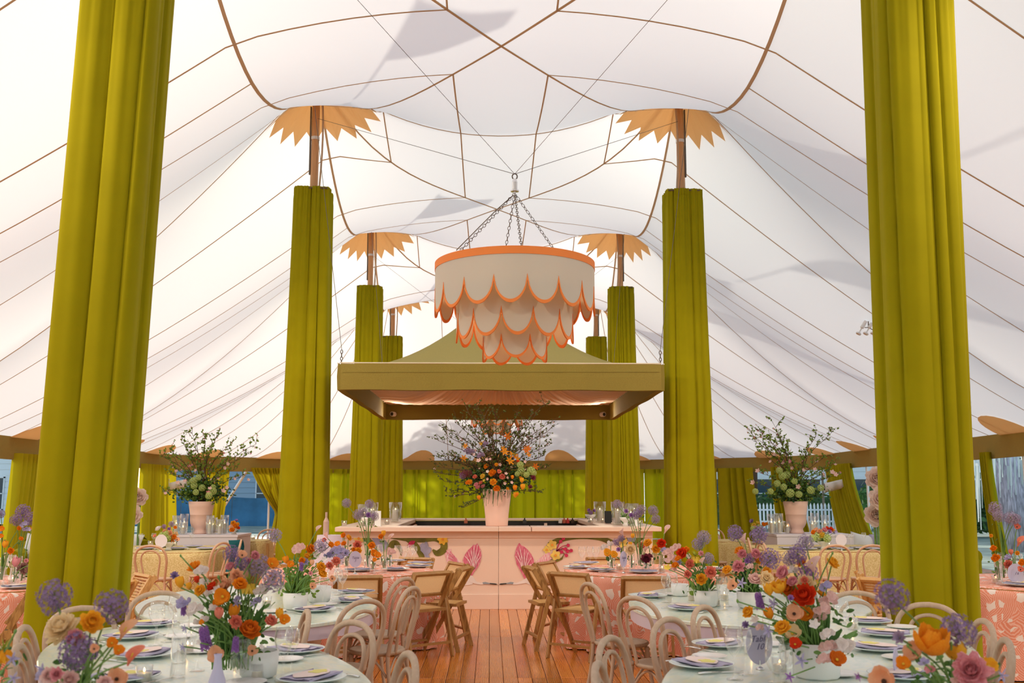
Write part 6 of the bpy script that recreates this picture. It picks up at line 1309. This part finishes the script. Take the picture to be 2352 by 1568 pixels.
# ------------------------------------------------------------------ urns with branches
URN = [(0, .01), (.115, 0), (.125, .012), (.108, .045), (.105, .075), (.14, .12), (.160, .165), (.168, .22), (.171, .30), (.175, .303), (.175, .312), (.173, .316), (.190, .43), (.206, .52), (.194, .52), (.155, .3), (.14, .2), (0, .12)]
TALL = [(0, .005), (.150, 0), (.156, .01), (.165, .14), (.182, .30), (.205, .46), (.215, .50), (.205, .51), (.192, .50), (.15, .10), (0, .08)]
def branches(t, base, tips, seed, mt=TW, lm=G3, dens=1.0, bl=None, blc=None, lsz=.028):
    q = random.Random(seed); bm = MB(); lf = MB()
    for (px, py, dy) in tips:
        P = at(px, py, base.y + dy) - base; s0 = Vector((q.uniform(-.06, .06), q.uniform(-.06, .06), 0)); mid = s0.lerp(P, .5) + Vector((-P.x * .16, 0, .10 * abs(P.z) + .02)); L = (P - s0).length; k = 10
        C = crv([s0, mid, P], 5); C = [c if i in (0, len(C) - 1) else (c[0] + q.uniform(-.012, .012), c[1] + q.uniform(-.012, .012), c[2] + q.uniform(-.01, .01)) for i, c in enumerate(C)]
        b = MB().tube(C, [.010 * (1 - .75 * i / (len(C) - 1)) for i in range(len(C))], 5).build('branch', mt, t)
        for i in range(3, len(C)):
            c = Vector(C[i])
            for _ in range(int(2 * dens + q.random())):
                d = Vector((q.uniform(-1, 1), q.uniform(-1, 1), q.uniform(-.2, 1))).normalized() * q.uniform(.06, .22) * (L * .8); d = d + (P - s0).normalized() * .06; e = c + d
                bm.tube([c, c.lerp(e, .5) + Vector((q.uniform(-.02, .02), 0, .02)), e], [.0035, .003, .0015], 3)
                for w in range(int(5 * dens)):
                    g = c.lerp(e, q.uniform(.2, 1)); l = Vector((q.uniform(-1, 1), q.uniform(-1, 1), q.uniform(-.4, 1))).normalized() * q.uniform(.6, 1.2) * lsz; leafblade(lf, g, g + l, lsz * .32, q, 0)
                if bl and q.random() < bl:
                    g = c.lerp(e, q.uniform(.3, 1)); o = ob('blossom', bloom('blossom', q.choice(blc)), t); o.location = g; o.scale = (q.uniform(.016, .028),) * 3; o.rotation_euler = (q.uniform(0, 3), q.uniform(-1, 1), q.uniform(0, 6))
    a = bm.build('twigs', mt, t); a['kind'] = 'stuff'; b = lf.build('leaves', lm, t); b['kind'] = 'stuff'
def leafmass(t, pts, n, sz, mats, seed, name='leaf_mass'):
    q = random.Random(seed); mb = MB()
    for _ in range(n):
        c, r = q.choice(pts); d = Vector((q.gauss(0, .45), q.gauss(0, .45), q.gauss(0, .45))); p = Vector((c[0] + d.x * r[0], c[1] + d.y * r[1], c[2] + d.z * r[2])); l = Vector((q.uniform(-1, 1), q.uniform(-1, 1), q.uniform(-.6, .7))).normalized() * sz * q.uniform(.6, 1.3); leafblade(mb, p, p + l, sz * .33, q, q.randrange(len(mats)))
    o = mb.build(name, mats, t); o['kind'] = 'stuff'
for sx, px, Y, tips, blooms in ((-1, 461, 16.6, ((441, 995, 0), (470, 1003, .1), (498, 1002, -.1), (417, 1014, .2), (528, 1022, 0), (588, 1020, 0), (566, 1045, .1), (372, 1048, 0), (390, 1035, -.2), (395, 1090, .1), (545, 1075, -.1), (400, 1075, 0), (557, 1095, .1), (480, 1030, -.15), (430, 1040, .1), (380, 1130, 0), (450, 1050, 0), (516, 1060, .1)), 'Gg 445 1103 8;Gg 446 1115 8;Gg 464 1120 8;Gg 450 1130 7;Gg 490 1128 8;Gg 480 1138 8;Gg 456 1096 7;Gg 490 1118 6;Gg 435 1108 6;Kp 478 1132 8;Kq 512 1128 9;Kq 482 1122 7;Kq 520 1120 7;Kq 425 1105 7;Kq 408 1108 7;Kq 570 1102 6;Kq 538 1100 6;Kq 405 1082 6;Kq 500 1098 6;Kq 470 1095 6;Kq 515 1075 7;Kq 522 1065 7;Kq 450 1080 6;Kq 380 1133 6'),
                               (1, 1829, 16.6, ((1776, 972, 0), (1744, 988, .1), (1730, 1000, -.1), (1790, 1010, .1), (1875, 998, 0), (1910, 993, .1), (1740, 1035, 0), (1728, 1010, .1), (1893, 1050, -.1), (1915, 1065, .1), (1925, 1090, 0), (1728, 1108, .1), (1745, 1085, 0), (1790, 1040, -.15), (1810, 1030, 0), (1850, 1045, 0), (1766, 1010, .1), (1905, 1080, 0)), 'Gg 1790 1080 8;Gg 1797 1093 9;Gg 1807 1090 9;Gg 1735 1128 7;Gg 1770 1128 7;Gg 1800 1118 8;Gg 1815 1132 10;Gg 1835 1135 8;Gg 1862 1125 9;Gg 1885 1120 8;Gg 1785 1110 8;Gg 1825 1105 7;Kq 1741 1082 9;Kq 1730 1108 9;Kq 1800 1062 9;Kq 1820 1075 7;Kp 1815 1060 6;Kq 1834 1118 9;Kq 1875 1060 7;Kq 1918 1067 6;Kq 1912 1085 9;Kq 1920 1090 8;Kq 1890 1090 8;Kq 1780 1045 8;Kq 1872 1078 7;Kq 1770 1060 6;Kq 1845 1080 7;Kp 1790 1076 7')):
    p = at(px, 1200, Y); base = Vector((p.x, Y, .90)); vase(0, 0, .90, URN, M['blushvase'], f'blush pink footed urn on the {side[sx]} plinth', 'urn', (lambda a: 1 + .012 * sin(6 * a)), p=base, n=48, grp='blush urns')
    t, b0 = arrangement('branch_arrangement', f'flowering branches and green snowball blooms in the {side[sx]} urn', (px, 1200), Y, blooms, 'flowering branch arrangements', h0=1.40, stems=False, foliage=0, jitter=.2, seed=9 + sx)
    branches(t, b0, tips, 20 + sx, dens=1.0, bl=.28, blc=('pale_pink', 'pink'), lsz=.042)
    leafmass(t, [((0, 0, .10), (.34, .22, .11)), ((-.22, 0, .15), (.22, .2, .12)), ((.24, 0, .16), (.24, .2, .12)), ((0, 0, .28), (.28, .2, .12))], 1100, .052, [G1, G4, G3], 30 + sx)
# the great bouquet on the bar
p = at(1141, 1200, 14.25); base = Vector((p.x, 14.25, TB)); vase(0, 0, TB, TALL, M['blushvase'], 'tall tapered blush vase at the centre of the bar', 'urn', p=base, n=48, grp='blush urns')
t, b0 = arrangement('branch_arrangement', 'huge bouquet of branches, orange roses and lilies on the bar', (1141, 1200), 14.25, 'Ro 1131 1086 10;Ra 1133 1107 9;Ro 1141 1122 9;Rc 1153 1095 8;Ro 1117 1071 7;Rc 1091 1095 6;Rc 1104 1109 6;Rp 1098 1119 7;Rp 1110 1117 6;Rp 1094 1113 6;Yd 1166 1002 10;Yo 1159 1037 10;Yo 1178 1044 11;Yo 1171 1058 11;Yd 1209 1033 9;Yo 1069 1024 7;Yo 1065 1052 8;Yd 1230 1071 8;Ya 1107 1018 7;Yd 1213 1028 8;Gg 1197 1081 9;Gg 1220 1081 10;Gg 1195 1067 8;Gg 1209 1090 7;Gg 1188 1088 6;Gg 1226 1086 7;Kq 1100 1058 9;WU 1080 1037 9;WU 1104 1045 9;WU 1115 1019 8;WU 1072 1033 7;Kq 1118 1055 6;Kq 1126 1054 5;Kq 1148 1067 6;Kq 1162 1088 6;Kq 1165 1097 5;Kq 1175 1108 6;Kq 1159 1110 6;Kq 1181 1050 6;Kq 1090 1045 6;Ak 1065 1088 9;Ak 1076 1087 8;Au 1062 1092 7;Sk 1224 1098 7;Sk 1218 1119 6;Sk 1222 1093 6;To 1177 1095 6;Ta 1199 1102 8;Ta 1201 1117 9;To 1183 1119 8;Ta 1184 1136 8;To 1188 1134 6;To 1100 1142 7;Ra 1166 1122 4;Ry 1109 1094 7;Ra 1080 1107 7;Ro 1074 1108 6;Yo 1214 1044 7;Yo 1188 1052 8;Rr 1190 1060 5;Kq 1205 1060 6;Kw 1120 1083 6;Yo 1156 1030 7;Kp 1190 986 6;Kp 1210 1004 5;Ra 1140 1067 5;Ro 1196 1098 5;Pc 1146 1083 6;Ky 1112 1104 6;Kq 1120 1100 5', 'flowering branch arrangements', h0=TB + .48, stems=False, foliage=0, jitter=.16, seed=77)
tips = ((1075, 945, 0), (1095, 938, .1), (1108, 950, -.1), (1137, 948, .1), (1186, 955, 0), (1250, 928, 0), (1226, 958, .1), (1256, 975, -.1), (1258, 990, 0), (1024, 985, 0), (1028, 1000, .1), (1008, 1012, -.1), (1045, 970, .1), (1062, 965, 0), (1262, 1022, .1), (1250, 1045, 0), (1215, 985, -.1), (1242, 1005, .1), (1160, 985, 0), (1120, 985, .1), (1010, 1072, .1), (1002, 1085, 0), (1020, 1105, -.1), (1026, 1132, 0), (1040, 1140, .1), (1050, 1060, .1), (1035, 1045, -.1), (1252, 1075, 0), (1175, 1000, .1), (1090, 1000, -.1), (1200, 1010, .1), (1238, 1130, 0), (1066, 1165, -.1), (1030, 1055, 0), (1012, 1052, .1))
branches(t, b0, tips, 50, dens=1.15, bl=.07, blc=('pale_pink',), lm=mat('branch_leaf', (.11, .15, .025), .6, var=.3, vs=20, trans=.2), lsz=.030)
leafmass(t, [((0, .06, .12), (.42, .2, .14)), ((-.3, .06, .2), (.25, .2, .16)), ((.32, .06, .2), (.25, .2, .16)), ((0, .08, .35), (.4, .2, .18)), ((0, 0, .02), (.25, .22, .08))], 1700, .042, [G4, G1, G4], 51)
tr = MB(); q = random.Random(8)
for i in range(16):
    x = q.uniform(-.2, .22); tr.tube([(x, -.20, .05), (x + q.uniform(-.01, .01), -.23, -.02), (x + q.uniform(-.02, .02), -.225, -.05 - q.uniform(.03, .16))], [.005, .004, .002], 4)
a = tr.build('trailing_stems', G1, t); a['kind'] = 'stuff'
# giant paper flowers
def paper_flower(x, y, z, r, lab, rz=0, c='paper'):
    tt = thing('paper_flower', lab, 'flower', (x, y, 0), 0, 'giant pale pink paper flowers'); q = random.Random(int(z * 100))
    mb = MB()
    for ring, (n, tl, L) in enumerate(((7, 5, 1.0), (7, 25, .9), (6, 45, .75), (5, 62, .6), (4, 78, .42))):
        for i in range(n): petal(mb, 2 * pi * i / n + ring * .45, R(tl + q.uniform(-6, 6)), L, .85, .3, 0, .02, 5, 5, 0, R(20), ruff=.09, q=q)
    o = mb.build('petals', FM[c], tt, smooth=True); o.location = (0, -.1, z); o.scale = (r,) * 3; o.rotation_euler = (R(78), 0, rz)
    MB().tube([(0, 0, 0), (0, 0, z)], .02, 6).build('stem', G2, tt)
for i, (px, py, r) in enumerate(((2010, 1100, .20), (2006, 1145, .20), (2010, 1183, .20))): p = at(px, py, 16.0); paper_flower(p.x, 16.0 - .25 * (i == 1) + .02 * i, p.z, r, ['topmost giant pale pink paper flower beside near right drape', 'middle giant pale pink paper flower beside near right drape', 'lowest giant pale pink paper flower beside near right drape'][i], R(-20))
for i, (px, py, r) in enumerate(((322, 1142, .16), (319, 1182, .18))): p = at(px, py, 16.5); paper_flower(p.x, 16.5 - .25 * i, p.z, r, ['upper giant pale pink paper flower beside near left drape', 'lower giant pale pink paper flower beside near left drape'][i], R(20))
t = thing('wall_sconce', 'second small warm lamp', 'lamp') if False else None
